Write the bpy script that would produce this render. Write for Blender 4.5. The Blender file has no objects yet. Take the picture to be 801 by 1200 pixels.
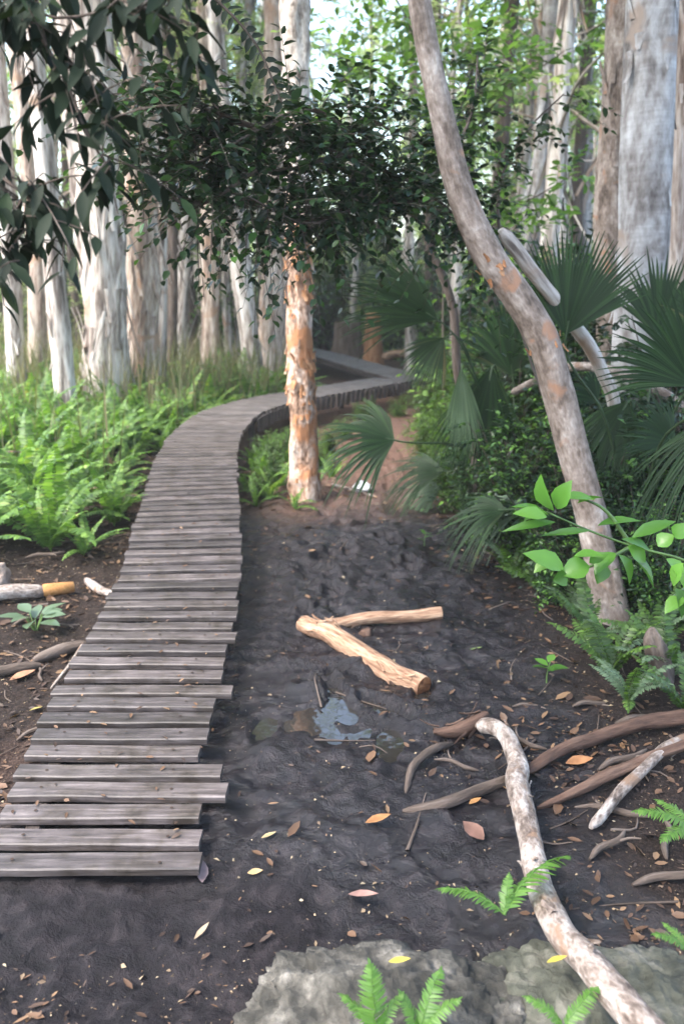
import bpy, math, random
import numpy as np
from mathutils import Vector

SEED = 11
rng = np.random.default_rng(SEED)
random.seed(SEED)
scene = bpy.context.scene
col = scene.collection

# ------------------------------------------------------------------ camera model (photo pixels 801 x 1200)
F = 1000.0
PITCH = math.radians(15.1)
CAMZ = 1.65
CP, SP = math.cos(PITCH), math.sin(PITCH)
EYE = np.array([0.0, 0.0, CAMZ])


def ray(px, py):
    u = (px - 400.5) / F
    v = (600.0 - py) / F
    return np.array([u, CP + v * SP, -SP + v * CP])


def P(px, py, z=0.0):
    d = ray(px, py)
    return EYE + d * ((z - CAMZ) / d[2])


def V(px, py, y):
    d = ray(px, py)
    return EYE + d * (y / d[1])


# ------------------------------------------------------------------ noise
def _hash(i, j, k):
    n = (i * 73856093) ^ (j * 19349663) ^ (k * 83492791)
    n = n & 0x7fffffff
    n = (n * 1103515245 + 12345) & 0x7fffffff
    n = n ^ (n >> 13)
    n = (n * 69069 + 7) & 0x7fffffff
    return ((n >> 8) & 0xffff) / 65535.0


def vnoise(p):
    p = np.asarray(p, dtype=np.float64)
    f = np.floor(p)
    i = f.astype(np.int64)
    t = p - f
    t = t * t * (3 - 2 * t)
    r = 0
    for dx in (0, 1):
        wx = t[:, 0] if dx else 1 - t[:, 0]
        for dy in (0, 1):
            wy = t[:, 1] if dy else 1 - t[:, 1]
            for dz in (0, 1):
                wz = t[:, 2] if dz else 1 - t[:, 2]
                r = r + wx * wy * wz * _hash(i[:, 0] + dx, i[:, 1] + dy, i[:, 2] + dz)
    return r * 2 - 1


def fbm(p, octv=4, gain=0.5):
    p = np.asarray(p, dtype=np.float64)
    a, s, tot = 1.0, 0, 0
    for o in range(octv):
        s = s + a * vnoise(p * (2.0 ** o) + 17.3 * o)
        tot += a
        a *= gain
    return s / tot


def norm(a):
    a = np.asarray(a, dtype=np.float64)
    n = np.linalg.norm(a, axis=-1, keepdims=True)
    return a / np.maximum(n, 1e-9)


def smooth(a, b, x):
    t = np.clip((x - a) / (b - a), 0, 1)
    return t * t * (3 - 2 * t)


# ------------------------------------------------------------------ geometry collector
class Geo:
    def __init__(self):
        self.v, self.co, self.f, self.mi, self.n = [], [], [], [], 0

    def add(self, v, f, co=None, mi=0):
        v = np.asarray(v, dtype=np.float64).reshape(-1, 3)
        if len(v) == 0:
            return
        fs = f if isinstance(f, list) else [f]
        self.v.append(v)
        self.co.append(v if co is None else np.asarray(co, dtype=np.float64).reshape(-1, 3))
        for a in fs:
            a = np.asarray(a, dtype=np.int64)
            if a.size:
                self.f.append(a + self.n)
                self.mi.append(mi)
        self.n += len(v)

    def build(self, name, mats, parent=None, origin=None, smooth_shade=True):
        me = bpy.data.meshes.new(name)
        V_ = np.concatenate(self.v)
        C_ = np.concatenate(self.co)
        if origin is not None:
            V_ = V_ - np.asarray(origin)
        loops = np.concatenate([a.ravel() for a in self.f])
        tot = np.concatenate([np.full(len(a), a.shape[1]) for a in self.f])
        mi = np.concatenate([np.full(len(a), m) for a, m in zip(self.f, self.mi)])
        start = np.concatenate([[0], np.cumsum(tot)[:-1]])
        me.vertices.add(len(V_))
        me.vertices.foreach_set("co", V_.astype(np.float32).ravel())
        me.loops.add(len(loops))
        me.loops.foreach_set("vertex_index", loops.astype(np.int32))
        me.polygons.add(len(tot))
        me.polygons.foreach_set("loop_start", start.astype(np.int32))
        me.polygons.foreach_set("loop_total", tot.astype(np.int32))
        me.polygons.foreach_set("material_index", mi.astype(np.int32))
        me.polygons.foreach_set("use_smooth", np.full(len(tot), bool(smooth_shade)))
        a = me.attributes.new("co", 'FLOAT_VECTOR', 'POINT')
        a.data.foreach_set("vector", C_.astype(np.float32).ravel())
        me.update(calc_edges=True)
        me.validate()
        for m in (mats if isinstance(mats, (list, tuple)) else [mats]):
            me.materials.append(m)
        o = bpy.data.objects.new(name, me)
        col.objects.link(o)
        if parent is not None:
            o.parent = parent
        elif origin is not None:
            o.location = tuple(origin)
        return o


def tag(o, label=None, cat=None, group=None, kind=None):
    if label:
        o["label"] = label
    if cat:
        o["category"] = cat
    if group:
        o["group"] = group
    if kind:
        o["kind"] = kind
    return o


def thing(name, loc, label, cat, group=None):
    o = bpy.data.objects.new(name, None)
    o.empty_display_size = 0.1
    o.location = tuple(loc)
    col.objects.link(o)
    return tag(o, label, cat, group)


def copy_tree(o, parent=None):
    c = o.copy()
    col.objects.link(c)
    if parent is not None:
        c.parent = parent
    for ch in list(o.children):
        copy_tree(ch, c)
    return c


# ------------------------------------------------------------------ shape makers
def spline(pts, n):
    pts = np.asarray(pts, dtype=np.float64)
    m = len(pts)
    if m == 2:
        t = np.linspace(0, 1, n)[:, None]
        return pts[0] * (1 - t) + pts[1] * t
    h = np.maximum(np.linalg.norm(np.diff(pts[:, :3], axis=0), axis=1), 1e-6)
    cum = np.concatenate([[0], np.cumsum(h)])
    v = np.diff(pts, axis=0) / h[:, None]
    mt = np.zeros_like(pts)
    mt[0], mt[-1] = v[0], v[-1]
    mt[1:-1] = (v[:-1] * h[1:, None] + v[1:] * h[:-1, None]) / (h[1:] + h[:-1])[:, None]
    s = np.linspace(0, cum[-1], n)
    k = np.clip(np.searchsorted(cum, s, side='right') - 1, 0, m - 2)
    t = ((s - cum[k]) / h[k])[:, None]
    hk = h[k][:, None]
    return (2 * t ** 3 - 3 * t ** 2 + 1) * pts[k] + (t ** 3 - 2 * t ** 2 + t) * hk * mt[k] + (-2 * t ** 3 + 3 * t ** 2) * pts[k + 1] + (t ** 3 - t ** 2) * hk * mt[k + 1]


def frames(path):
    T = norm(np.gradient(path, axis=0))
    N = np.zeros_like(T)
    a = np.array([0, 0, 1.0]) if abs(T[0, 2]) < 0.9 else np.array([1.0, 0, 0])
    n = a - T[0] * a.dot(T[0])
    N[0] = n / np.linalg.norm(n)
    for i in range(1, len(T)):
        n = N[i - 1] - T[i] * N[i - 1].dot(T[i])
        N[i] = n / max(np.linalg.norm(n), 1e-9)
    B = np.cross(T, N)
    return T, N, B


def tube(g, path, rad, seg=10, amp=0.0, fk=1.5, fs=3.0, ridge=0.0, cap=True, mi=0, off=None, capmi=None, octv=3):
    path = np.asarray(path, dtype=np.float64)
    n = len(path)
    rad = np.interp(np.linspace(0, 1, n), np.linspace(0, 1, len(np.atleast_1d(rad))), np.atleast_1d(rad))
    T, N, B = frames(path)
    th = np.linspace(0, 2 * np.pi, seg, endpoint=False)
    s = np.concatenate([[0], np.cumsum(np.linalg.norm(np.diff(path, axis=0), axis=1))])
    c, d = np.cos(th), np.sin(th)
    o = rng.uniform(0, 90) if off is None else off
    R = np.repeat(rad[:, None], seg, 1)
    if amp > 0:
        q = np.stack([np.tile(c * fk, (n, 1)), np.tile(d * fk, (n, 1)), np.repeat((s * fs)[:, None], seg, 1)], -1).reshape(-1, 3) + o
        R = R * (1 + amp * fbm(q, octv).reshape(n, seg))
    if ridge > 0:
        q = np.stack([np.tile(c * fk * 2.6, (n, 1)), np.tile(d * fk * 2.6, (n, 1)), np.repeat((s * fs * 0.25)[:, None], seg, 1)], -1).reshape(-1, 3) + o + 31
        R = R * (1 - ridge * np.abs(fbm(q, 3)).reshape(n, seg))
    v = path[:, None, :] + R[..., None] * (c[None, :, None] * N[:, None, :] + d[None, :, None] * B[:, None, :])
    co = np.stack([R * c, R * d, np.repeat(s[:, None], seg, 1)], -1) + o
    i = np.arange(n - 1)[:, None] * seg
    j = np.arange(seg)[None, :]
    k = (j + 1) % seg
    q = np.stack([i + j, i + k, i + seg + k, i + seg + j], -1).reshape(-1, 4)
    g.add(v.reshape(-1, 3), q, co.reshape(-1, 3), mi)
    if cap:
        cm = mi if capmi is None else capmi
        for e, flip in ((0, True), (n - 1, False)):
            ring = v[e]
            cen = ring.mean(0)
            vv = np.vstack([ring, cen])
            jj = np.arange(seg)
            kk = (jj + 1) % seg
            tri = np.stack([kk, jj, np.full(seg, seg)], -1) if flip else np.stack([jj, kk, np.full(seg, seg)], -1)
            g.add(vv, tri, np.vstack([co[e], co[e].mean(0)]), cm)
    return v


LEAF_HI = ([0, .12, .35, .6, .82, 1.0], [.06, .5, 1.0, .92, .5, .02])
LEAF_MID = ([0, .3, .7, 1.0], [.08, .95, .8, .03])
PINNA = ([0, .15, .7, 1.0], [.5, 1.0, .7, .05])


def leaves(g, pos, axis, nrm, L, W, shape=LEAF_MID, fold=0.25, curl=0.15, mi=0):
    pos = np.asarray(pos, dtype=np.float64).reshape(-1, 3)
    n = len(pos)
    if n == 0:
        return
    axis = norm(axis)
    nrm = np.asarray(nrm, dtype=np.float64)
    side = norm(np.cross(axis, nrm))
    nrm = np.cross(side, axis)
    L = np.broadcast_to(np.asarray(L, dtype=np.float64), (n,))
    W = np.broadcast_to(np.asarray(W, dtype=np.float64), (n,))
    if shape is None:      # folded kite
        b = pos
        t = pos + axis * L[:, None] - nrm * (curl * L)[:, None]
        m = pos + axis * (0.45 * L)[:, None] + nrm * (fold * W)[:, None] * .5
        l = m - side * (W * .5)[:, None]
        r = m + side * (W * .5)[:, None]
        v = np.stack([b, l, t, r], 1).reshape(-1, 3)
        k = np.arange(n)[:, None] * 4
        g.add(v, np.concatenate([k + np.array([[0, 2, 1]]), k + np.array([[0, 3, 2]])]), mi=mi)
        return
    ts, ws = shape
    K = len(ts)
    rows = []
    for t, w in zip(ts, ws):
        c = pos + axis * (t * L)[:, None] - nrm * (curl * t * t * L)[:, None]
        lift = nrm * (fold * w * W * .5)[:, None]
        rows += [c - side * (w * W * .5)[:, None] + lift, c, c + side * (w * W * .5)[:, None] + lift]
    v = np.stack(rows, 1).reshape(-1, 3)
    base = np.arange(n)[:, None] * (3 * K)
    q = []
    for k in range(K - 1):
        a = 3 * k
        q.append(base + np.array([[a, a + 1, a + 4, a + 3]]))
        q.append(base + np.array([[a + 1, a + 2, a + 5, a + 4]]))
    g.add(v, np.concatenate(q), mi=mi)


class LeafBag:
    def __init__(self):
        self.p, self.a, self.n, self.l, self.w = [], [], [], [], []

    def spray(self, p0, d, length, count, L, W, droop=0.2, spread=0.9, up=(0, 0, 1), stemgeo=None, stem_r=0.0025, mi=0, hang=0.0):
        """alternate leaves along a drooping twig"""
        d = norm(np.asarray(d, dtype=np.float64))
        up = np.asarray(up, dtype=np.float64)
        t = np.linspace(0.08, 1, count)
        pts = p0 + d * (t * length)[:, None] + np.array([0, 0, -1.0]) * (droop * length * t ** 2)[:, None]
        tan = norm(d[None, :] + np.array([0, 0, -1.0]) * (2 * droop * t)[:, None])
        side = norm(np.cross(tan, up + rng.normal(0, .15, 3)))
        sgn = np.where(np.arange(count) % 2 == 0, 1.0, -1.0)[:, None]
        ax = norm(tan * .55 + side * sgn * spread + rng.normal(0, .22, (count, 3)) - hang * np.array([0, 0, 1.0]))
        nn = norm(up[None, :] + rng.normal(0, .35, (count, 3)))
        f = rng.uniform(.7, 1.15, count) * (1 - .25 * t)
        self.p.append(pts); self.a.append(ax); self.n.append(nn)
        self.l.append(L * f); self.w.append(W * f)
        if stemgeo is not None:
            pp = np.vstack([p0, pts[::max(1, count // 4)], pts[-1]])
            tube(stemgeo, pp, [stem_r, stem_r * .4], seg=4, cap=False, mi=mi)

    def add(self, p, a, n, l, w):
        self.p.append(np.atleast_2d(p)); self.a.append(np.atleast_2d(a)); self.n.append(np.atleast_2d(n))
        self.l.append(np.atleast_1d(l)); self.w.append(np.atleast_1d(w))

    def flush(self, g, **kw):
        leaves(g, np.concatenate(self.p), np.concatenate(self.a), np.concatenate(self.n), np.concatenate(self.l), np.concatenate(self.w), **kw)


def flaps(g, path, rad, count, wmin, wmax, lmin, lmax, mi=0, out=0.35, s0=0.0, s1=1.0, down=True):
    """papery strips of bark that lift off a trunk"""
    T, N, B = frames(path)
    n = len(path)
    R = np.interp(np.linspace(0, 1, n), np.linspace(0, 1, len(rad)), rad)
    for _ in range(count):
        u = rng.uniform(s0, s1) * (n - 1)
        i = int(u)
        th = rng.uniform(0, 2 * np.pi)
        r = N[i] * math.cos(th) + B[i] * math.sin(th)
        tn = -N[i] * math.sin(th) + B[i] * math.cos(th)
        w = rng.uniform(wmin, wmax)
        l = rng.uniform(lmin, lmax)
        dr = -T[i] if rng.random() < .7 else T[i]
        dr = norm(dr + tn * rng.normal(0, .25))
        p = path[i] + r * R[i] * .97
        K = 5
        rows, cs = [], []
        cur = rng.uniform(.4, 1.2) * out
        for k in range(K):
            t = k / (K - 1)
            ww = w * (1 - .55 * t) * (1 + rng.normal(0, .15))
            c = p + dr * l * t + r * (.004 + cur * l * t * t) + tn * rng.normal(0, .06) * w
            rows += [c - tn * ww * .5 - r * ww * .1, c + r * .004, c + tn * ww * .5 - r * ww * .1]
            cs += [[th * R[i] - ww * .5, 3, u * .1 + l * t], [th * R[i], 3, u * .1 + l * t], [th * R[i] + ww * .5, 3, u * .1 + l * t]]
        q = []
        for k in range(K - 1):
            a = 3 * k
            q += [[a, a + 1, a + 4, a + 3], [a + 1, a + 2, a + 5, a + 4]]
        g.add(np.array(rows), np.array(q), np.array(cs) + rng.uniform(0, 50), mi)


# ------------------------------------------------------------------ materials
def newmat(name):
    m = bpy.data.materials.new(name)
    m.use_nodes = True
    nt = m.node_tree
    nt.nodes.clear()
    return m, nt, nt.nodes, nt.links


def ramp(N, stops):
    r = N.new('ShaderNodeValToRGB')
    e = r.color_ramp.elements
    while len(e) > 1:
        e.remove(e[-1])
    e[0].position, e[0].color = stops[0][0], (*stops[0][1], 1)
    for p, c in stops[1:]:
        x = e.new(p)
        x.color = (*c, 1)
    return r


def leafmat(name, stops, rough=.42, transl=.35, spec=.4, tint=1.5):
    m, nt, N, Lk = newmat(name)
    geo = N.new('ShaderNodeNewGeometry')
    oi = N.new('ShaderNodeObjectInfo')
    ad = N.new('ShaderNodeMath'); ad.operation = 'MULTIPLY_ADD'
    Lk.new(oi.outputs['Random'], ad.inputs[0]); ad.inputs[1].default_value = .3
    mu = N.new('ShaderNodeMath'); mu.operation = 'MULTIPLY'; mu.inputs[1].default_value = .75
    Lk.new(geo.outputs['Random Per Island'], mu.inputs[0])
    Lk.new(mu.outputs[0], ad.inputs[2])
    r = ramp(N, stops)
    Lk.new(ad.outputs[0], r.inputs['Fac'])
    b = N.new('ShaderNodeBsdfPrincipled')
    Lk.new(r.outputs['Color'], b.inputs['Base Color'])
    b.inputs['Roughness'].default_value = rough
    b.inputs['Specular IOR Level'].default_value = spec
    tr = N.new('ShaderNodeBsdfTranslucent')
    mx = N.new('ShaderNodeMix'); mx.data_type = 'RGBA'; mx.blend_type = 'MULTIPLY'; mx.inputs[0].default_value = 1
    Lk.new(r.outputs['Color'], mx.inputs[6])
    mx.inputs[7].default_value = (tint * 1.05, tint * 1.15, tint * .55, 1)
    Lk.new(mx.outputs[2], tr.inputs['Color'])
    ms = N.new('ShaderNodeMixShader'); ms.inputs[0].default_value = transl
    Lk.new(b.outputs[0], ms.inputs[1]); Lk.new(tr.outputs[0], ms.inputs[2])
    o = N.new('ShaderNodeOutputMaterial')
    Lk.new(ms.outputs[0], o.inputs['Surface'])
    return m


def barkmat(name, stops, sx=9, sz=2.2, rough=.85, bump=.5, fine=5.0, bands=0.0, patch=None, patch_scale=3.0, patch_at=.58, pale_above=None):
    """fibrous bark, streaks run along the stem (attribute co = radial x, y and length)"""
    m, nt, N, Lk = newmat(name)
    at = N.new('ShaderNodeAttribute'); at.attribute_name = 'co'
    mp = N.new('ShaderNodeMapping'); mp.inputs['Scale'].default_value = (sx, sx, sz)
    Lk.new(at.outputs['Vector'], mp.inputs['Vector'])
    n1 = N.new('ShaderNodeTexNoise'); n1.inputs['Scale'].default_value = 1; n1.inputs['Detail'].default_value = 6; n1.inputs['Roughness'].default_value = .62
    n1.inputs['Distortion'].default_value = .4
    Lk.new(mp.outputs[0], n1.inputs['Vector'])
    n2 = N.new('ShaderNodeTexNoise'); n2.inputs['Scale'].default_value = fine; n2.inputs['Detail'].default_value = 5
    Lk.new(mp.outputs[0], n2.inputs['Vector'])
    ma = N.new('ShaderNodeMath'); ma.operation = 'MULTIPLY_ADD'; ma.inputs[1].default_value = .45
    Lk.new(n2.outputs['Fac'], ma.inputs[0])
    sb = N.new('ShaderNodeMath'); sb.operation = 'SUBTRACT'; sb.inputs[1].default_value = .225
    Lk.new(n1.outputs['Fac'], sb.inputs[0]); Lk.new(sb.outputs[0], ma.inputs[2])
    fac = ma.outputs[0]
    r = ramp(N, stops)
    Lk.new(fac, r.inputs['Fac'])
    colour = r.outputs['Color']
    if bands > 0:
        m2 = N.new('ShaderNodeMapping'); m2.inputs['Scale'].default_value = (2.5, 2.5, 34)
        Lk.new(at.outputs['Vector'], m2.inputs['Vector'])
        n4 = N.new('ShaderNodeTexNoise'); n4.inputs['Scale'].default_value = 1; n4.inputs['Detail'].default_value = 4; n4.inputs['Distortion'].default_value = .8
        Lk.new(m2.outputs[0], n4.inputs['Vector'])
        rr = ramp(N, [(.4, (1 - bands,) * 3), (.58, (1, 1, 1))])
        Lk.new(n4.outputs['Fac'], rr.inputs['Fac'])
        mm = N.new('ShaderNodeMix'); mm.data_type = 'RGBA'; mm.blend_type = 'MULTIPLY'; mm.inputs[0].default_value = 1
        Lk.new(colour, mm.inputs[6]); Lk.new(rr.outputs['Color'], mm.inputs[7])
        colour = mm.outputs[2]
    if patch is not None:
        n3 = N.new('ShaderNodeTexNoise'); n3.inputs['Scale'].default_value = patch_scale; n3.inputs['Detail'].default_value = 4; n3.inputs['Distortion'].default_value = .6
        Lk.new(at.outputs['Vector'], n3.inputs['Vector'])
        rp = ramp(N, [(patch_at - .03, (0, 0, 0)), (patch_at + .05, (1, 1, 1))])
        Lk.new(n3.outputs['Fac'], rp.inputs['Fac'])
        mm = N.new('ShaderNodeMix'); mm.data_type = 'RGBA'; mm.blend_type = 'MIX'
        Lk.new(rp.outputs['Color'], mm.inputs[0])
        Lk.new(colour, mm.inputs[6]); mm.inputs[7].default_value = (*patch, 1)
        colour = mm.outputs[2]
    if pale_above is not None:
        tc = N.new('ShaderNodeTexCoord')
        sp = N.new('ShaderNodeSeparateXYZ'); Lk.new(tc.outputs['Object'], sp.inputs[0])
        jn = N.new('ShaderNodeMath'); jn.operation = 'MULTIPLY_ADD'; jn.inputs[1].default_value = 1.2
        Lk.new(n1.outputs['Fac'], jn.inputs[0]); Lk.new(sp.outputs['Z'], jn.inputs[2])
        mr = N.new('ShaderNodeMapRange'); mr.inputs['From Min'].default_value = pale_above + .5; mr.inputs['From Max'].default_value = pale_above + .9
        Lk.new(jn.outputs[0], mr.inputs['Value'])
        r9 = ramp(N, [(.3, (.1, .075, .06)), (.45, (.35, .3, .26)), (.65, (.66, .61, .56))])
        Lk.new(fac, r9.inputs['Fac'])
        mm = N.new('ShaderNodeMix'); mm.data_type = 'RGBA'
        Lk.new(mr.outputs[0], mm.inputs[0]); Lk.new(colour, mm.inputs[6]); Lk.new(r9.outputs['Color'], mm.inputs[7])
        colour = mm.outputs[2]
    b = N.new('ShaderNodeBsdfPrincipled')
    Lk.new(colour, b.inputs['Base Color'])
    b.inputs['Roughness'].default_value = rough
    b.inputs['Specular IOR Level'].default_value = .25
    bp = N.new('ShaderNodeBump'); bp.inputs['Strength'].default_value = bump; bp.inputs['Distance'].default_value = .02
    Lk.new(fac, bp.inputs['Height'])
    Lk.new(bp.outputs[0], b.inputs['Normal'])
    o = N.new('ShaderNodeOutputMaterial')
    Lk.new(b.outputs[0], o.inputs['Surface'])
    return m


def stonemat(name, stops, scale=6, rough=.9, bump=.8):
    m, nt, N, Lk = newmat(name)
    tc = N.new('ShaderNodeTexCoord')
    n1 = N.new('ShaderNodeTexNoise'); n1.inputs['Scale'].default_value = scale; n1.inputs['Detail'].default_value = 8; n1.inputs['Roughness'].default_value = .65
    Lk.new(tc.outputs['Object'], n1.inputs['Vector'])
    vo = N.new('ShaderNodeTexVoronoi'); vo.inputs['Scale'].default_value = scale * 4.5
    Lk.new(tc.outputs['Object'], vo.inputs['Vector'])
    r = ramp(N, stops)
    Lk.new(n1.outputs['Fac'], r.inputs['Fac'])
    b = N.new('ShaderNodeBsdfPrincipled')
    Lk.new(r.outputs['Color'], b.inputs['Base Color'])
    b.inputs['Roughness'].default_value = rough
    ad = N.new('ShaderNodeMath'); ad.operation = 'MULTIPLY_ADD'; ad.inputs[1].default_value = .35
    Lk.new(vo.outputs['Distance'], ad.inputs[0]); Lk.new(n1.outputs['Fac'], ad.inputs[2])
    bp = N.new('ShaderNodeBump'); bp.inputs['Strength'].default_value = bump; bp.inputs['Distance'].default_value = .03
    Lk.new(ad.outputs[0], bp.inputs['Height']); Lk.new(bp.outputs[0], b.inputs['Normal'])
    o = N.new('ShaderNodeOutputMaterial')
    Lk.new(b.outputs[0], o.inputs['Surface'])
    return m


def flatmat(name, c, rough=.6, spec=.3):
    m, nt, N, Lk = newmat(name)
    tc = N.new('ShaderNodeTexCoord')
    n1 = N.new('ShaderNodeTexNoise'); n1.inputs['Scale'].default_value = 25; n1.inputs['Detail'].default_value = 5
    Lk.new(tc.outputs['Object'], n1.inputs['Vector'])
    r = ramp(N, [(.3, tuple(x * .6 for x in c)), (.7, tuple(min(1, x * 1.25) for x in c))])
    Lk.new(n1.outputs['Fac'], r.inputs['Fac'])
    b = N.new('ShaderNodeBsdfPrincipled')
    Lk.new(r.outputs['Color'], b.inputs['Base Color'])
    b.inputs['Roughness'].default_value = rough
    b.inputs['Specular IOR Level'].default_value = spec
    o = N.new('ShaderNodeOutputMaterial')
    Lk.new(b.outputs[0], o.inputs['Surface'])
    return m


M = {}
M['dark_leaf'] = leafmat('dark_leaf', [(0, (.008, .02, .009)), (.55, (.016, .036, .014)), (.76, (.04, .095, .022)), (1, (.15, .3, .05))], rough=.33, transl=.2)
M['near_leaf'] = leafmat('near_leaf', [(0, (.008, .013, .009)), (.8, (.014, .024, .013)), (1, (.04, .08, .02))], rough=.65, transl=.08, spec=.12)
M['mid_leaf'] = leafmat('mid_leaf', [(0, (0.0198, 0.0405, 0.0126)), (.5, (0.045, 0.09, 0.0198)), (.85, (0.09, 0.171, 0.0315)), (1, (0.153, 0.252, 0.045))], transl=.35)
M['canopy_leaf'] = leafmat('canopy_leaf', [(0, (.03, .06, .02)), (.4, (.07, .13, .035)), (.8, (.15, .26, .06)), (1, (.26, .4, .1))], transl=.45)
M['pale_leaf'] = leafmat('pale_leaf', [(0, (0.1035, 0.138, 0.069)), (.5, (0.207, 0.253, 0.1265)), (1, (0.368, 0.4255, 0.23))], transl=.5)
M['bright_leaf'] = leafmat('bright_leaf', [(0, (.035, .09, .018)), (.4, (.075, .19, .03)), (.8, (.13, .28, .05)), (1, (.2, .33, .08))], rough=.3, transl=.42)
M['fern'] = leafmat('fern', [(0, (0.02975, 0.06375, 0.01488)), (.4, (0.06375, 0.1381, 0.0255)), (.75, (0.1169, 0.2125, 0.03719)), (.92, (0.1806, 0.2869, 0.05312)), (1, (0.2125, 0.17, 0.06375))], rough=.5, transl=.35)
M['fern_bright'] = leafmat('fern_bright', [(0, (0.0462, 0.1188, 0.0198)), (1, (0.1056, 0.2112, 0.0396))], rough=.45, transl=.4)
M['chips'] = leafmat('chips', [(0, (0.033, 0.022, 0.0165)), (.4, (0.11, 0.0715, 0.044)), (.8, (0.231, 0.176, 0.11)), (1, (0.3025, 0.253, 0.176))], rough=.7, transl=.05, tint=1)
M['palm'] = leafmat('palm', [(0, (0.00675, 0.01875, 0.006)), (.6, (0.012, 0.03225, 0.00975)), (.93, (0.02625, 0.06, 0.018)), (1, (0.09, 0.075, 0.03))], rough=.55, spec=.22, transl=.2)
M['palm_grey'] = leafmat('palm_grey', [(0, (.06, .1, .055)), (1, (.13, .19, .11))], rough=.4, transl=.3)
M['dry_grass'] = leafmat('dry_grass', [(0, (.06, .075, .03)), (.5, (.12, .13, .055)), (1, (.2, .16, .09))], rough=.6, transl=.3)
M['litter'] = leafmat('litter', [(0, (0.018, 0.012, 0.0096)), (.35, (0.054, 0.03, 0.0192)), (.7, (0.12, 0.066, 0.036)), (.9, (0.192, 0.12, 0.066)), (1, (0.27, 0.216, 0.132))], rough=.6, transl=.1, tint=1)
M['paperbark'] = barkmat('paperbark', [(.26, (0.0396, 0.02992, 0.02464)), (.4, (0.1584, 0.1276, 0.11)), (.5, (0.3696, 0.3256, 0.2904)), (.66, (0.5984, 0.5632, 0.528))], sx=8, sz=1.1, bump=.9, patch=(0.264, 0.176, 0.1232), patch_scale=1.7, patch_at=.63)
M['paperbark_pink'] = barkmat('paperbark_pink', [(.27, (.06, .04, .03)), (.42, (.24, .175, .14)), (.55, (.44, .36, .3)), (.72, (.64, .56, .5))], sx=10, sz=1.6, bump=.7, patch=(.34, .22, .15), patch_scale=2.6, patch_at=.62)
M['peel_bark'] = barkmat('peel_bark', [(.28, (.045, .028, .02)), (.4, (.2, .12, .08)), (.52, (.4, .27, .2)), (.7, (.62, .52, .45))], sx=12, sz=6, bump=1.0, patch=(.36, .17, .085), patch_scale=4, patch_at=.58, pale_above=2.1)
M['orange_bark'] = barkmat('orange_bark', [(.25, (0.128, 0.048, 0.024)), (.5, (0.32, 0.152, 0.072)), (.75, (0.464, 0.288, 0.176))], sx=14, sz=5, bump=.4)
M['grey_bark'] = barkmat('grey_bark', [(.25, (.06, .045, .036)), (.42, (.17, .13, .105)), (.58, (.3, .245, .21)), (.76, (.5, .44, .39))], sx=13, sz=6, bump=.5, bands=.12, patch=(.3, .17, .11), patch_scale=6, patch_at=.64)
M['silver_bark'] = barkmat('silver_bark', [(.27, (0.081, 0.0675, 0.0612)), (.42, (0.198, 0.18, 0.171)), (.55, (0.333, 0.324, 0.3195)), (.75, (0.504, 0.504, 0.513))], sx=5, sz=2.6, bump=.6, bands=.14, patch=(0.27, 0.216, 0.18), patch_scale=3, patch_at=.6)
M['brown_bark'] = barkmat('brown_bark', [(.25, (0.03, 0.0228, 0.018)), (.5, (0.084, 0.063, 0.051)), (.75, (0.162, 0.132, 0.114))], sx=14, sz=3, bump=.8)
M['red_bark'] = barkmat('red_bark', [(.25, (0.03, 0.01875, 0.015)), (.5, (0.09, 0.0525, 0.0375)), (.75, (0.15, 0.0975, 0.07125))], sx=12, sz=3, bump=.8)
M['twig'] = flatmat('twig', (.06, .045, .035), .8)
M['green_stem'] = flatmat('green_stem', (.08, .14, .04), .5)
M['petiole'] = flatmat('petiole', (.035, .06, .025), .5)
M['bare_wood'] = barkmat('bare_wood', [(.25, (0.068, 0.034, 0.0204)), (.42, (0.1955, 0.1105, 0.068)), (.57, (0.34, 0.221, 0.1445)), (.75, (0.476, 0.357, 0.2635))], sx=26, sz=4, bump=.8, patch=(0.187, 0.102, 0.06375), patch_scale=9, patch_at=.64)
M['rot_wood'] = barkmat('rot_wood', [(.25, (0.042, 0.0175, 0.0105)), (.5, (0.21, 0.084, 0.035)), (.75, (0.385, 0.196, 0.084))], sx=30, sz=30, bump=.8)
M['cut_wood'] = barkmat('cut_wood', [(.25, (0.18, 0.084, 0.024)), (.55, (0.336, 0.168, 0.06)), (.8, (0.396, 0.228, 0.096))], sx=20, sz=20, bump=.2)
M['branch_bark'] = barkmat('branch_bark', [(.27, (0.0405, 0.0306, 0.0252)), (.42, (0.144, 0.1125, 0.0945)), (.56, (0.279, 0.2385, 0.2115)), (.74, (0.486, 0.45, 0.414))], sx=20, sz=11, bump=.6, bands=.15, patch=(0.18, 0.117, 0.081), patch_scale=9, patch_at=.6)
M['rock'] = stonemat('rock', [(.36, (.007, .007, .005)), (.47, (.027, .025, .02)), (.57, (.07, .065, .055)), (.7, (.21, .195, .17))], scale=9)
M['mossy_rock'] = stonemat('mossy_rock', [(.34, (.018, .02, .013)), (.5, (.05, .052, .038)), (.62, (.11, .105, .085)), (.8, (.24, .22, .19))], scale=8)
M['buff_stone'] = stonemat('buff_stone', [(.3, (.12, .085, .065)), (.5, (.26, .2, .165)), (.75, (.4, .33, .28))], scale=9)
M['white_litter'] = flatmat('white_litter', (.75, .75, .75), .4)


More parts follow.
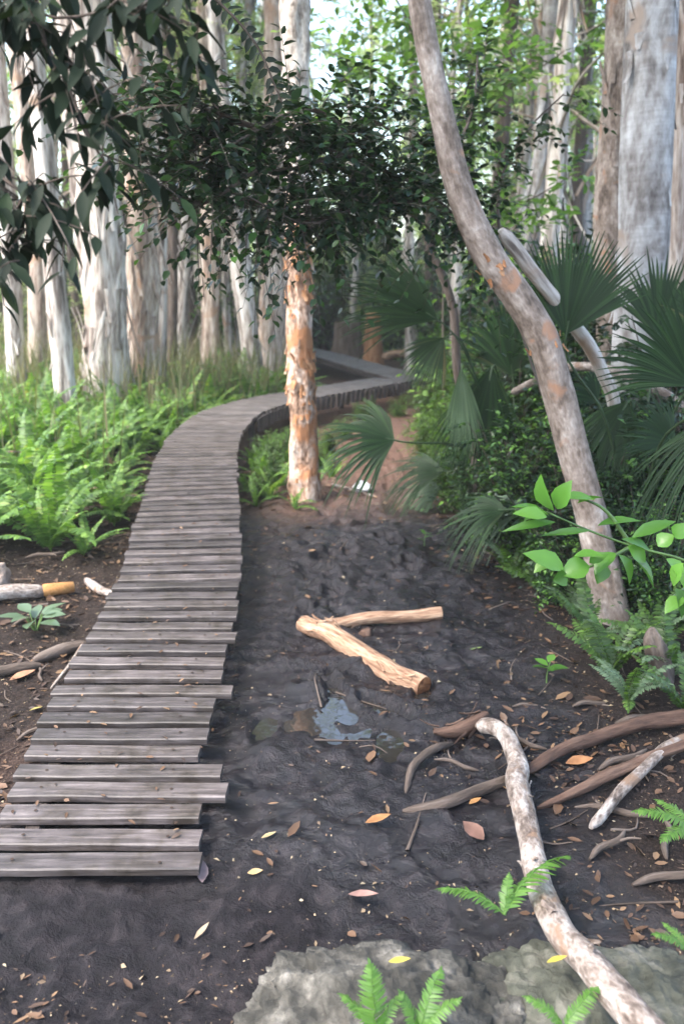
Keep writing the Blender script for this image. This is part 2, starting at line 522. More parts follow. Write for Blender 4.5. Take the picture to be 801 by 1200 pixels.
def boardmat():
    m, nt, N, Lk = newmat('weathered_board')
    at = N.new('ShaderNodeAttribute'); at.attribute_name = 'co'
    geo = N.new('ShaderNodeNewGeometry')
    mp = N.new('ShaderNodeMapping'); mp.inputs['Scale'].default_value = (5, 70, 70)
    Lk.new(at.outputs['Vector'], mp.inputs['Vector'])
    n1 = N.new('ShaderNodeTexNoise'); n1.inputs['Scale'].default_value = 1; n1.inputs['Detail'].default_value = 6; n1.inputs['Distortion'].default_value = .3
    Lk.new(mp.outputs[0], n1.inputs['Vector'])
    n2 = N.new('ShaderNodeTexNoise'); n2.inputs['Scale'].default_value = 9; n2.inputs['Detail'].default_value = 6; n2.inputs['Roughness'].default_value = .65
    Lk.new(at.outputs['Vector'], n2.inputs['Vector'])
    r = ramp(N, [(.25, (.022, .0185, .018)), (.5, (.058, .05, .049)), (.75, (.12, .108, .107))])
    Lk.new(n1.outputs['Fac'], r.inputs['Fac'])
    r2 = ramp(N, [(.32, (.38, .34, .27)), (.42, (.72, .68, .62)), (.5, (.9, .88, .88)), (.72, (1.4, 1.38, 1.42))])
    Lk.new(n2.outputs['Fac'], r2.inputs['Fac'])
    mx = N.new('ShaderNodeMix'); mx.data_type = 'RGBA'; mx.blend_type = 'MULTIPLY'; mx.inputs[0].default_value = 1
    Lk.new(r.outputs['Color'], mx.inputs[6]); Lk.new(r2.outputs['Color'], mx.inputs[7])
    r3 = ramp(N, [(0, (.62, .6, .58)), (.35, (.95, .93, .92)), (.7, (1.0, .96, .9)), (1, (1.32, 1.28, 1.26))])
    Lk.new(geo.outputs['Random Per Island'], r3.inputs['Fac'])
    m2 = N.new('ShaderNodeMix'); m2.data_type = 'RGBA'; m2.blend_type = 'MULTIPLY'; m2.inputs[0].default_value = 1
    Lk.new(mx.outputs[2], m2.inputs[6]); Lk.new(r3.outputs['Color'], m2.inputs[7])
    b = N.new('ShaderNodeBsdfPrincipled')
    Lk.new(m2.outputs[2], b.inputs['Base Color'])
    b.inputs['Roughness'].default_value = .5
    b.inputs['Specular IOR Level'].default_value = .45
    bp = N.new('ShaderNodeBump'); bp.inputs['Strength'].default_value = .5; bp.inputs['Distance'].default_value = .006
    Lk.new(n1.outputs['Fac'], bp.inputs['Height']); Lk.new(bp.outputs[0], b.inputs['Normal'])
    o = N.new('ShaderNodeOutputMaterial')
    Lk.new(b.outputs[0], o.inputs['Surface'])
    return m


M['board'] = boardmat()
M['nail'] = flatmat('rusty_nail', (.03, .018, .012), .7)


def groundmat():
    """mud in the trodden lane, leaf-strewn soil elsewhere; zone attribute: x = mud, y = red litter, z = wetness"""
    m, nt, N, Lk = newmat('forest_floor')
    tc = N.new('ShaderNodeTexCoord')
    at = N.new('ShaderNodeAttribute'); at.attribute_name = 'zone'
    sep = N.new('ShaderNodeSeparateXYZ'); Lk.new(at.outputs['Vector'], sep.inputs[0])

    def noise(s, d=6, r=.6, dist=0):
        n = N.new('ShaderNodeTexNoise'); n.inputs['Scale'].default_value = s; n.inputs['Detail'].default_value = d
        n.inputs['Roughness'].default_value = r; n.inputs['Distortion'].default_value = dist
        Lk.new(tc.outputs['Object'], n.inputs['Vector'])
        return n

    def mixc(f, a, b):
        x = N.new('ShaderNodeMix'); x.data_type = 'RGBA'
        Lk.new(f, x.inputs[0]); Lk.new(a, x.inputs[6]); Lk.new(b, x.inputs[7])
        return x.outputs[2]
    n_big, n_mid, n_fine = noise(3.2), noise(17, dist=.4), noise(95, 6, .75)
    mud = ramp(N, [(.3, (.003, .0024, .0032)), (.5, (.008, .0064, .0082)), (.7, (.026, .021, .023))])
    Lk.new(n_mid.outputs['Fac'], mud.inputs['Fac'])
    soil = ramp(N, [(.3, (.006, .0045, .0038)), (.48, (.017, .0125, .011)), (.6, (.038, .027, .022)), (.78, (.11, .08, .06))])
    Lk.new(n_fine.outputs['Fac'], soil.inputs['Fac'])
    red = ramp(N, [(.28, (.03, .018, .015)), (.5, (.1, .058, .045)), (.72, (.25, .16, .125))])
    Lk.new(n_fine.outputs['Fac'], red.inputs['Fac'])
    c = mixc(sep.outputs['X'], soil.outputs['Color'], mud.outputs['Color'])
    c = mixc(sep.outputs['Y'], c, red.outputs['Color'])
    b = N.new('ShaderNodeBsdfPrincipled')
    Lk.new(c, b.inputs['Base Color'])
    rr = N.new('ShaderNodeMapRange')
    Lk.new(n_big.outputs['Fac'], rr.inputs['Value'])
    rr.inputs['From Min'].default_value = .35; rr.inputs['From Max'].default_value = .62
    rr.inputs['To Min'].default_value = .07; rr.inputs['To Max'].default_value = .32
    ro = N.new('ShaderNodeMix'); ro.data_type = 'FLOAT'
    Lk.new(sep.outputs['Z'], ro.inputs[0]); ro.inputs[2].default_value = .9
    Lk.new(rr.outputs[0], ro.inputs[3])
    Lk.new(ro.outputs[0], b.inputs['Roughness'])
    sl = N.new('ShaderNodeMapRange'); sl.inputs['To Min'].default_value = .12; sl.inputs['To Max'].default_value = .38
    Lk.new(sep.outputs['Z'], sl.inputs['Value']); Lk.new(sl.outputs[0], b.inputs['Specular IOR Level'])
    ad = N.new('ShaderNodeMath'); ad.operation = 'MULTIPLY_ADD'; ad.inputs[1].default_value = .3
    Lk.new(n_fine.outputs['Fac'], ad.inputs[0]); Lk.new(n_mid.outputs['Fac'], ad.inputs[2])
    bp = N.new('ShaderNodeBump'); bp.inputs['Strength'].default_value = .8; bp.inputs['Distance'].default_value = .03
    Lk.new(ad.outputs[0], bp.inputs['Height']); Lk.new(bp.outputs[0], b.inputs['Normal'])
    o = N.new('ShaderNodeOutputMaterial')
    Lk.new(b.outputs[0], o.inputs['Surface'])
    return m


M['ground'] = groundmat()


def watermat():
    m, nt, N, Lk = newmat('puddle_water')
    tc = N.new('ShaderNodeTexCoord')
    n = N.new('ShaderNodeTexNoise'); n.inputs['Scale'].default_value = 6; n.inputs['Detail'].default_value = 3
    Lk.new(tc.outputs['Object'], n.inputs['Vector'])
    b = N.new('ShaderNodeBsdfPrincipled')
    b.inputs['Base Color'].default_value = (.02, .018, .016, 1)
    b.inputs['Roughness'].default_value = .04
    b.inputs['IOR'].default_value = 1.5
    b.inputs['Specular IOR Level'].default_value = .8
    bp = N.new('ShaderNodeBump'); bp.inputs['Strength'].default_value = .12; bp.inputs['Distance'].default_value = .02
    Lk.new(n.outputs['Fac'], bp.inputs['Height']); Lk.new(bp.outputs[0], b.inputs['Normal'])
    o = N.new('ShaderNodeOutputMaterial')
    Lk.new(b.outputs[0], o.inputs['Surface'])
    return m


M['water'] = watermat()

# ------------------------------------------------------------------ boardwalk centre line
WALK_PX = [(104, 1008, .05), (113, 982, .052), (124, 930, .06), (142, 860, .075), (163, 800, .09), (186, 745, .12), (205, 695, .15), (216, 640, .2), (222, 600, .24), (226, 560, .28),
           (234, 525, .31), (250, 499, .33), (275, 481, .34), (315, 469, .34), (370, 459, .34), (430, 449, .34), (468, 443, .34)]
WALK2_PX = [(486, 444, .335), (438, 431, .335), (402, 421, .335), (368, 412, .335), (330, 405, .335)]
WALK = np.array([P(a, b, c) for a, b, c in WALK_PX])
WALK2 = np.array([P(a, b, c) for a, b, c in WALK2_PX])
WC = spline(WALK, 400)
WC2 = spline(WALK2, 160)
LANE = np.array([P(*p) for p in [(330, 1190), (345, 1000), (375, 880), (400, 780), (405, 700), (420, 640), (432, 590), (440, 550), (452, 510), (470, 480), (500, 460)]])
LANEC = spline(LANE, 200)
PUD = P(390, 842)


def dist_line(x, y, line):
    d = np.full(x.shape, 1e9)
    for a in range(0, len(line), 4):
        d = np.minimum(d, (x - line[a, 0]) ** 2 + (y - line[a, 1]) ** 2)
    return np.sqrt(d)


_fr = np.random.default_rng(5)
_feet = []
for _ in range(70):
    _k = _fr.integers(20, 150)
    _feet.append((LANEC[_k, 0] + _fr.normal(0, .28), LANEC[_k, 1] + _fr.normal(0, .1), _fr.normal(0, .5), _fr.uniform(.09, .15), _fr.uniform(.04, .06), _fr.uniform(.014, .04)))


def FEET(x, y):
    """boot prints pressed into the mud, each with a raised lip"""
    z = np.zeros_like(x)
    for (a, b, r_, l, w_, dp) in _feet:
        m_ = (np.abs(x - a) < .4) & (np.abs(y - b) < .4)
        if not m_.any():
            continue
        dx, dy = x[m_] - a, y[m_] - b
        u = (dx * math.sin(r_) + dy * math.cos(r_)) / l
        v = (dx * math.cos(r_) - dy * math.sin(r_)) / w_
        rr2 = np.sqrt(u * u + v * v)
        z[m_] += dp * (smooth(1.15, .75, rr2) - .45 * np.exp(-((rr2 - 1.35) / .22) ** 2))
    return z


def ground_z(x, y):
    x = np.asarray(x, dtype=np.float64); y = np.asarray(y, dtype=np.float64)
    sh = x.shape
    x, y = x.ravel(), y.ravel()
    q = np.stack([x, y, np.zeros_like(x)], -1)
    dl = dist_line(x, y, LANEC)
    dw = np.minimum(dist_line(x, y, WC), dist_line(x, y, WC2))
    near = smooth(16, 8, y)
    z = .1 * fbm(q * .35, 3) * smooth(.8, 3, dl) * smooth(.5, 1.6, dw)
    # churned mud
    lane = smooth(1.25, .5, dl)
    z += near * lane * (.036 * fbm(q * 4.2, 3) + .03 * fbm(q * 10, 4) + .022 * np.abs(fbm(q * 24, 3)) - .018)
    z -= near * FEET(x, y)
    z += near * (1 - lane) * (.03 * fbm(q * 3.1 + 9, 3) + .02 * np.abs(fbm(q * 14 + 4, 3)))
    # bank to the right and to the left
    z += .22 * smooth(.95, 2.4, x - .04 * y) * smooth(1.2, 2.5, y)
    z += .16 * smooth(-1.5, -3.2, x)
    # the puddle's hollow
    z -= .035 * np.exp(-(((x - PUD[0]) / .24) ** 2 + ((y - PUD[1]) / .22) ** 2))
    # keep the soil under the boards
    z = np.where(dw < .5, np.minimum(z, .02), z)
    return z.reshape(sh)


def gz(x, y):
    return float(ground_z(np.array([x]), np.array([y]))[0])


def G(px, y, dz=0.0):
    """ground point seen in column px at distance y"""
    d = y * CP + CAMZ * SP
    x = (px - 400.5) / F * d
    return np.array([x, y, gz(x, y) + dz])


def PG(px, py):
    p = P(px, py)
    for _ in range(4):
        p = P(px, py, gz(p[0], p[1]))
    return p


# ------------------------------------------------------------------ ground sheet
def axis_coords(lo, hi, step, far_lo, far_hi, grow=1.16):
    core = list(np.arange(lo, hi, step))
    s, a = step, lo
    left = []
    while a > far_lo:
        s *= grow
        a -= s
        left.append(a)
    s, a = step, core[-1]
    right = []
    while a < far_hi:
        s *= grow
        a += s
        right.append(a)
    return np.array(left[::-1] + core + right)


xs = axis_coords(-2.2, 2.6, .018, -120, 120)
ys = axis_coords(1.1, 6.0, .018, -60, 300, 1.05)
X, Y = np.meshgrid(xs, ys)
Z = ground_z(X, Y)
nx, ny = len(xs), len(ys)
gg = Geo()
ii = (np.arange(ny - 1)[:, None] * nx + np.arange(nx - 1)[None, :]).ravel()
gg.add(np.stack([X.ravel(), Y.ravel(), Z.ravel()], -1), np.stack([ii, ii + 1, ii + nx + 1, ii + nx], -1))
ground = gg.build('ground', M['ground'])
tag(ground, 'dark muddy forest floor strewn with leaf litter', 'ground', kind='structure')
xf, yf = X.ravel(), Y.ravel()
qn = np.stack([xf, yf, np.zeros_like(xf)], -1)
dl = dist_line(xf, yf, LANEC) + .25 * fbm(qn * 1.8, 4)
mud = smooth(1.2, .75, dl) * smooth(8, 5.6, yf + .6 * fbm(qn * 1.5, 3))
mud = np.maximum(mud, smooth(2.6, 2.1, yf) * smooth(.5, .1, xf) * .75)
redz = smooth(1.3, .5, dl) * smooth(5.6, 7.2, yf + .5 * fbm(qn * 1.5, 3)) * .95
redz = np.maximum(redz, .25 * smooth(.1, .45, fbm(qn * 1.1 + 7, 4)) * smooth(.8, 1.4, dl))
wet = np.clip(mud * (.25 + .75 * smooth(1.9, 2.5, yf - .25 * fbm(qn * 2.5 + 5, 3) + .9 * smooth(-.2, .3, xf))) * (.75 + .5 * smooth(-.2, .3, fbm(qn * 2.2 + 3, 3))), 0, 1)
za = ground.data.attributes.new('zone', 'FLOAT_VECTOR', 'POINT')
za.data.foreach_set('vector', np.stack([mud, redz, wet], -1).astype(np.float32).ravel())

# puddle: a still sheet whose edge is where the mud rises out of it
pg = Geo()
th = np.linspace(0, 2 * np.pi, 40, endpoint=False)
PZ = -.04
ring = np.stack([PUD[0] + .46 * np.cos(th), PUD[1] + .12 + .72 * np.sin(th), np.full(40, PZ)], -1)
pg.add(np.vstack([ring, [[PUD[0], PUD[1], PZ]]]), np.stack([np.arange(40), (np.arange(40) + 1) % 40, np.full(40, 40)], -1))
tag(pg.build('puddle', M['water'], origin=(PUD[0], PUD[1], PZ)), 'shallow dark puddle filling the hollows in the mud beside the boardwalk', 'puddle', kind='structure')


# ------------------------------------------------------------------ boardwalk
def box(g, c, ux, uy, uz, lx, ly, lz, mi=0, bev=.004, wob=0.0):
    """chamfered box with axes ux uy uz"""
    hx, hy, hz = lx / 2, ly / 2, lz / 2
    b = min(bev, hy * .4, hz * .4)
    prof = [(-hy + b, -hz), (hy - b, -hz), (hy, -hz + b), (hy, hz - b), (hy - b, hz), (-hy + b, hz), (-hy, hz - b), (-hy, -hz + b)]
    K = 5
    v, co = [], []
    o = rng.uniform(0, 60, 3)
    for i in range(K):
        x = -hx + lx * i / (K - 1)
        w = rng.normal(0, wob, 2) if wob else (0, 0)
        for (a, e) in prof:
            v.append(c + ux * x + uy * (a + w[0]) + uz * (e + w[1]))
            co.append(np.array([x, a, e]) + o)
    f = []
    for i in range(K - 1):
        for j in range(8):
            k = (j + 1) % 8
            f.append([i * 8 + j, i * 8 + k, i * 8 + 8 + k, i * 8 + 8 + j])
    g.add(np.array(v), [np.array(f), np.array([[7, 6, 5, 4, 3, 2, 1, 0]]), np.array([[(K - 1) * 8 + j for j in range(8)]])], np.array(co), mi)


def arc(line):
    return np.concatenate([[0], np.cumsum(np.linalg.norm(np.diff(line, axis=0), axis=1))])


walk_root = thing('boardwalk', (WC[0][0], WC[0][1], 0), 'narrow weathered plank boardwalk winding up from the mud into the paperbark trees', 'boardwalk')
WR = (WC[0][0], WC[0][1], 0)
deck = Geo()
UP = np.array([0, 0, 1.0])
PITCHB, BW, BT = .112, .079, .028
odd = {0: 0, 1: -.01, 2: -.015, 3: .07, 4: .05, 5: -.03, 8: -.0, 9: .06}
for line, W_, tag2 in ((WC, .64, 0), (WC2, .62, 1)):
    s = arc(line)
    n = int(s[-1] / PITCHB)
    for i in range(n):
        u = i * PITCHB + rng.normal(0, .004)
        c = np.array([np.interp(u, s, line[:, k]) for k in range(3)])
        c2 = np.array([np.interp(min(u + .15, s[-1]), s, line[:, k]) for k in range(3)])
        c1 = np.array([np.interp(max(u - .15, 0), s, line[:, k]) for k in range(3)])
        t = norm((c2 - c1) * np.array([1, 1, 0]))
        if tag2 == 0:
            w = smooth(3.2, 5.2, c[1])
            t = norm(np.array([0.0, 1, 0]) * (1 - w) + t * w)
        a = rng.normal(0, .008)
        t = norm(np.array([t[0] * math.cos(a) - t[1] * math.sin(a), t[0] * math.sin(a) + t[1] * math.cos(a), 0]))
        right = np.cross(t, UP)
        near = smooth(7, 3, c[1])
        e0, e1 = rng.normal(0, .005 + .006 * near), rng.normal(0, .005 + .005 * near)
        if tag2 == 0 and i in odd:
            e1 = odd[i]
        lx = W_ + e1 - e0
        upv = norm(UP + right * rng.normal(0, .008) + t * rng.normal(0, .02))
        box(deck, c + right * (e0 + e1) / 2 - UP * BT / 2, right, t, upv, lx, BW * rng.uniform(.94, 1.05), BT * rng.uniform(.95, 1.05), wob=.0012)
        if c[1] < 6:
            for sd in (-1, 1):
                nc = c + right * (sd * .21 + rng.normal(0, .006)) + t * rng.normal(0, .008) + upv * .0035
                aa = np.linspace(0, 2 * np.pi, 8, endpoint=False)
                nv = nc + right * (np.cos(aa) * .0055)[:, None] + t * (np.sin(aa) * .0055)[:, None]
                deck.add(nv, np.array([list(range(8))]), mi=1)
deck_o = deck.build('deck', [M['board'], M['nail']], walk_root, WR, smooth_shade=False)

for line in (WC, WC2):
    for sd in (-1, 1):
        bg = Geo()
        T, Nn, Bb = frames(line)
        T = norm(T * np.array([1, 1, 0]))
        R_ = np.cross(T, UP)
        pl = line + R_ * (sd * .21) - UP * (BT + .045)
        for k in range(8 if line is WC else 0, len(pl) - 8, 8):
            a, b = pl[k], pl[k + 8]
            d = norm(b - a)
            r = np.cross(d, UP)
            r = norm(r)
            box(bg, (a + b) / 2, d, r, np.cross(r, d), np.linalg.norm(b - a) + .002, .045, .085, bev=.003)
        bg.build('bearer', M['board'], walk_root, WR, smooth_shade=False)
fg = Geo()
s_ = arc(WC)
for u in np.arange(s_[-1] * .62, s_[-1] - .05, .105):
    c = np.array([np.interp(u, s_, WC[:, k]) for k in range(3)])
    c2 = np.array([np.interp(u + .1, s_, WC[:, k]) for k in range(3)])
    t = norm((c2 - c) * np.array([1, 1, 0]))
    if np.linalg.norm(t) < .5:
        continue
    rt = np.cross(t, UP)
    box(fg, c + rt * .345 - UP * .09, UP, t, rt, .13 + rng.normal(0, .006), .07, .02)
fg.build('side_boards', M['board'], walk_root, WR, smooth_shade=False)
sarc = arc(WC)
for u in np.arange(3.6, sarc[-1], 1.5):
    c = np.array([np.interp(u, sarc, WC[:, k]) for k in range(3)])
    c2 = np.array([np.interp(u + .1, sarc, WC[:, k]) for k in range(3)])
    t = norm((c2 - c) * np.array([1, 1, 0]))
    r = np.cross(t, UP)
    for sd in (1,) if u < sarc[-1] - 4 else (-1, 1):
        p = c + r * sd * .262
        z1 = c[2] - BT - .003
        z0 = gz(p[0], p[1]) - .1
        pgm = Geo()
        box(pgm, np.array([p[0], p[1], (z0 + z1) / 2]), UP, t, r, z1 - z0, .07, .055)
        pgm.build('post', M['board'], walk_root, WR, smooth_shade=False)


# ------------------------------------------------------------------ trees
def crown_geo(top, spread, height, n_branch, leaf, mat_leaf, per=26, sprays=9):
    """limbs and leaves above a trunk's top; returns branch Geo and leaf Geo (world coords)"""
    bg, lg, bag = Geo(), Geo(), LeafBag()
    for i in range(n_branch):
        a = i * 2.4 + rng.uniform(-.5, .5)
        el = rng.uniform(.25, 1.1)
        d = np.array([math.cos(a) * math.cos(el), math.sin(a) * math.cos(el), math.sin(el)])
        L = spread * rng.uniform(.6, 1.1)
        st = top + np.array([0, 0, -height * rng.uniform(0, .5)])
        pts = np.array([st, st + d * L * .45 + rng.normal(0, .1, 3), st + d * L * .8 + np.array([0, 0, .12 * L]) + rng.normal(0, .15, 3), st + d * L + rng.normal(0, .15, 3)])
        pth = spline(pts, 12)
        tube(bg, pth, [.05 * spread / 2, .008], seg=6, amp=.1, cap=False)
        for k in range(sprays):
            q = pth[rng.integers(4, 12)]
            dd = norm(d * .5 + rng.normal(0, .8, 3))
            bag.spray(q, dd, rng.uniform(.35, .8), per, leaf * rng.uniform(.8, 1.2), leaf * .36, droop=.35, stemgeo=bg, stem_r=.006)
    bag.flush(lg, shape=None, fold=.3, curl=.1)
    return bg, lg


CROWNS = []


def make_trunk(name, label, pxpts, r, mat, y, group=None, seg=22, amp=.14, ridge=.3, nflap=30, peel=None, top_extra=3.5, flare=1.35, flapl=(.1, .4), flapw=(.02, .06), fs=2.0, step=.06, crown=True, cat='tree', capz=0, leafy='pale_leaf', fm=None, big=False, bark_part='bark_strips'):
    """a stem through photo points on upright plane y (or per-point distance), rooted in the ground"""
    pts = []
    for k, q in enumerate(pxpts):
        yy = q[2] if len(q) > 2 else y
        pts.append(V(q[0], q[1], yy))
    base = pts[0]
    base[2] = gz(base[0], base[1]) - .06
    d = norm(pts[-1] - pts[-2])
    if top_extra:
        pts.append(pts[-1] + norm(d * .7 + UP * .5) * top_extra)
    pts = np.array(pts)
    L = arc(pts)[-1]
    n = max(12, int(L / step))
    pth = spline(pts, n)
    u = np.linspace(0, 1, n)
    rad = np.interp(u, np.linspace(0, 1, len(np.atleast_1d(r))), np.atleast_1d(r)) * (1 + (flare - 1) * np.exp(-u * L / .22))
    root = thing(name, (base[0], base[1], base[2] + .06), label, cat, group)
    o = np.array([base[0], base[1], base[2] + .06])
    g = Geo()
    tube(g, pth, rad, seg=seg, amp=amp, fk=1.3, fs=fs, ridge=ridge)
    if nflap:
        flaps(g, pth, rad, nflap, flapw[0], flapw[1], flapl[0], flapl[1], out=.22)
    g.build('trunk', mat, root, o)
    if peel:
        pg_ = Geo()
        for (s0, s1, cnt) in peel:
            flaps(pg_, pth, rad, cnt, flapw[0] * 1.2, flapw[1] * 1.2, flapl[0] * .7, flapl[1] * .7, out=.28, s0=s0, s1=s1)
        pg_.build('peeling_bark', fm or M['orange_bark'], root, o)
    if crown and top_extra:
        bg, lg = crown_geo(pth[-1], 4.0, 2.6, 20, .24, leafy, per=18, sprays=15) if big else crown_geo(pth[-1], 2.2, 1.8, 8, .13, leafy, per=14, sprays=8)  # big: crown above the view, enlarged to shade the ground below
        bg.build('branches', mat, root, o)
        lg.build('crown', M[leafy], root, o)
    return root, pth, rad, o


TALL = 4.0
# middle-distance paperbarks left of the walk
make_trunk('paperbark_tree', 'slim straight white paperbark standing in the ferns, nearest to the left edge', [(80, 505), (64, 320), (50, 160), (36, 20)], [.115, .1, .085], M['paperbark'], 9.0, nflap=40, top_extra=4)
make_trunk('paperbark_tree', 'thick shaggy white paperbark with flared base among the ferns left of the boardwalk', [(126, 490), (124, 330), (116, 170), (108, 10)], [.27, .24, .2, .15], M['paperbark'], 10.0, nflap=140, ridge=.5, amp=.25, flapl=(.2, .8), flapw=(.03, .1), top_extra=4)
make_trunk('paperbark_tree', 'second shaggy paperbark leaning against the thick white one', [(140, 492), (108, 330), (88, 150), (78, 10)], [.14, .11, .08], M['paperbark'], 10.3, nflap=60, ridge=.4, amp=.2, top_extra=4)
make_trunk('paperbark_tree', 'pinkish shaggy paperbark just right of the thick white one', [(168, 480), (168, 330), (164, 180), (160, 10)], [.22, .2, .16, .12], M['paperbark_pink'], 10.9, nflap=110, ridge=.5, amp=.22, flapl=(.2, .7), flapw=(.03, .09), top_extra=4)
make_trunk('paperbark_tree', 'thin pale paperbark stem touching the pinkish shaggy one', [(186, 478), (188, 330), (186, 180), (180, 10)], [.1, .085, .07], M['paperbark'], 11.4, nflap=40, top_extra=4)
make_trunk('paperbark_tree', 'lone upright paperbark in the middle of the fern bank', [(245, 452), (246, 330), (244, 180), (240, 5)], [.15, .13, .1], M['paperbark_pink'], 13.0, nflap=60, ridge=.4, amp=.2, top_extra=4)
make_trunk('paperbark_tree', 'paperbark leaning left beside the bend of the boardwalk', [(302, 452), (290, 370), (270, 240), (258, 100), (250, 5)], [.15, .13, .11, .09], M['paperbark'], 12.4, nflap=60, ridge=.4, amp=.2, top_extra=4)
make_trunk('paperbark_tree', 'stout pale paperbark right behind the leaning one at the bend', [(318, 452), (318, 330), (322, 180), (322, 5)], [.2, .17, .14, .1], M['paperbark_pink'], 12.8, nflap=90, ridge=.45, amp=.22, top_extra=4)
make_trunk('paperbark_tree', 'slender grey paperbark in front of the bend, left of the orange peeling tree', [(333, 448), (334, 320), (336, 160), (338, 5)], [.1, .085, .07], M['paperbark'], 13.6, nflap=30, top_extra=4)
make_trunk('paperbark_tree', 'brown stained paperbark between the slim one and the left edge', [(42, 470), (44, 330), (30, 160), (16, 10)], [.13, .11, .08], M['paperbark_pink'], 11.5, nflap=40, top_extra=4)
make_trunk('paperbark_tree', 'pale paperbark cut by the left edge of the view', [(22, 480), (14, 330), (4, 170), (-8, 10)], [.12, .1, .08], M['paperbark'], 10.5, nflap=40, top_extra=4)

# the orange peeling tree in the centre
make_trunk('peeling_tree', 'upright tree with curling orange bark between the boardwalk and the mud lane', [(357, 588), (353, 460), (350, 300), (348, 150), (346, 5)], [.112, .1, .098, .1, .085], M['peel_bark'], 6.55, nflap=70, seg=28, ridge=.5, amp=.36, peel=[(.0, .05, 10), (.1, .18, 70), (.21, .3, 46)], flapl=(.04, .13), flapw=(.02, .055), flare=1.25, top_extra=3.5, fs=4, step=.035, crown=4.0, big=True)
# the leaning trunk on the right
make_trunk('leaning_tree', 'grey ringed tree leaning left over the mud lane in front of the palms', [(717, 742, 4.0), (708, 680, 4.0), (691, 605, 4.0), (670, 525, 4.0), (652, 455, 4.0), (636, 400, 4.0), (606, 348, 4.0), (574, 303, 4.0), (549, 252, 4.0), (533, 205, 4.0), (521, 150, 4.0), (505, 80, 4.0), (489, -5, 4.0)], [.085, .075, .074, .076, .07, .056, .048, .048, .046, .042, .04, .035, .03], M['grey_bark'], 4.0, nflap=0, seg=26, ridge=.1, amp=.12, peel=[(.235, .26, 7), (.312, .322, 8)], flapl=(.03, .07), flapw=(.014, .032), flare=1.25, top_extra=3.0, fs=4, step=.03, crown=4.0, big=True)
# big trunks on the right edge
make_trunk('paperbark_tree', 'big silver white paperbark rising behind the palms near the right edge', [(746, 640), (746, 430), (752, 300), (759, 150), (764, -5)], [.17, .16, .155, .15, .14], M['silver_bark'], 5.6, nflap=40, seg=28, ridge=.15, amp=.16, flapl=(.06, .2), flapw=(.03, .09), step=.04, top_extra=3.5, crown=4.0, big=True)
make_trunk('paperbark_tree', 'brown grey trunk close behind the big silver one', [(722, 600), (716, 400), (714, 240), (722, 120), (728, -5)], [.12, .115, .1, .1], M['grey_bark'], 6.6, nflap=40, ridge=.3, amp=.18, top_extra=3.5)
make_trunk('paperbark_tree', 'pale brown trunk half cut by the right edge of the view', [(806, 640), (794, 420), (792, 240), (798, 100), (803, -5)], [.13, .12, .11, .1], M['paperbark_pink'], 6.1, nflap=50, ridge=.35, amp=.18, top_extra=3.5)
# the dark stems in the shade behind the palms
make_trunk('understory_tree', 'thin dark crooked stem in the shade between the palms and the mud lane', [(556, 610), (556, 520), (536, 440), (530, 360), (500, 280)], [.035, .03, .025], M['brown_bark'], 5.7, nflap=0, ridge=.1, top_extra=0, crown=False, seg=10)
make_trunk('stump', 'short orange brown tree stump beyond the far corner of the boardwalk', [(437, 422), (437, 395), (437, 366)], [.2, .17, .16], M['orange_bark'], 17.5, nflap=20, top_extra=0, crown=False, cat='stump')
make_trunk('stump', 'short wide grey stump beside the orange one beyond the boardwalk', [(408, 425), (408, 400), (407, 376)], [.36, .32, .3], M['brown_bark'], 18, nflap=20, top_extra=0, crown=False, cat='stump')

# ------------------------------------------------------------------ the far stand: variants copied
far_protos = []
for k in range(5):
    mat = [M['paperbark'], M['paperbark_pink'], M['silver_bark'], M['paperbark'], M['brown_bark']][k]
    root = thing('far_tree', (0, 0, 0), 'x', 'tree')
    H = 8.5 + k * .5
    pts = np.array([[0, 0, -.1], [rng.normal(0, .12), rng.normal(0, .12), H * .3], [rng.normal(0, .25), rng.normal(0, .25), H * .65], [rng.normal(0, .4), rng.normal(0, .4), H]])
    pth = spline(pts, 70)
    g = Geo()
    rr_ = [.125, .105, .085, .04]
    tube(g, pth, rr_, seg=14, amp=.22, ridge=.4, fk=1.3, fs=2)
    flaps(g, pth, rr_, 50, .03, .1, .2, .7, out=.2)
    g.build('trunk', mat, root)
    bg, lg, bag = Geo(), Geo(), LeafBag()
    for i in range(15):
        z = H * rng.uniform(.34, 1.0)
        p0 = pth[int(z / H * 69)]
        a = rng.uniform(0, 6.28)
        el = rng.uniform(.0, .9)
        d = np.array([math.cos(a) * math.cos(el), math.sin(a) * math.cos(el), math.sin(el)])
        L = rng.uniform(.8, 2.0)
        bp = spline([p0, p0 + d * L * .5 + rng.normal(0, .1, 3), p0 + d * L], 8)
        tube(bg, bp, [.028, .006], seg=5, cap=False)
        for s_ in range(8):
            bag.spray(bp[rng.integers(3, 8)], norm(d * .5 + rng.normal(0, .8, 3)), rng.uniform(.3, .8), 14, .15, .065, droop=.5)
    bag.flush(lg, shape=None, fold=.3)
    bg.build('branches', mat, root)
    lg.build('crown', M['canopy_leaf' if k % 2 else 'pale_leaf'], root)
    far_protos.append(root)

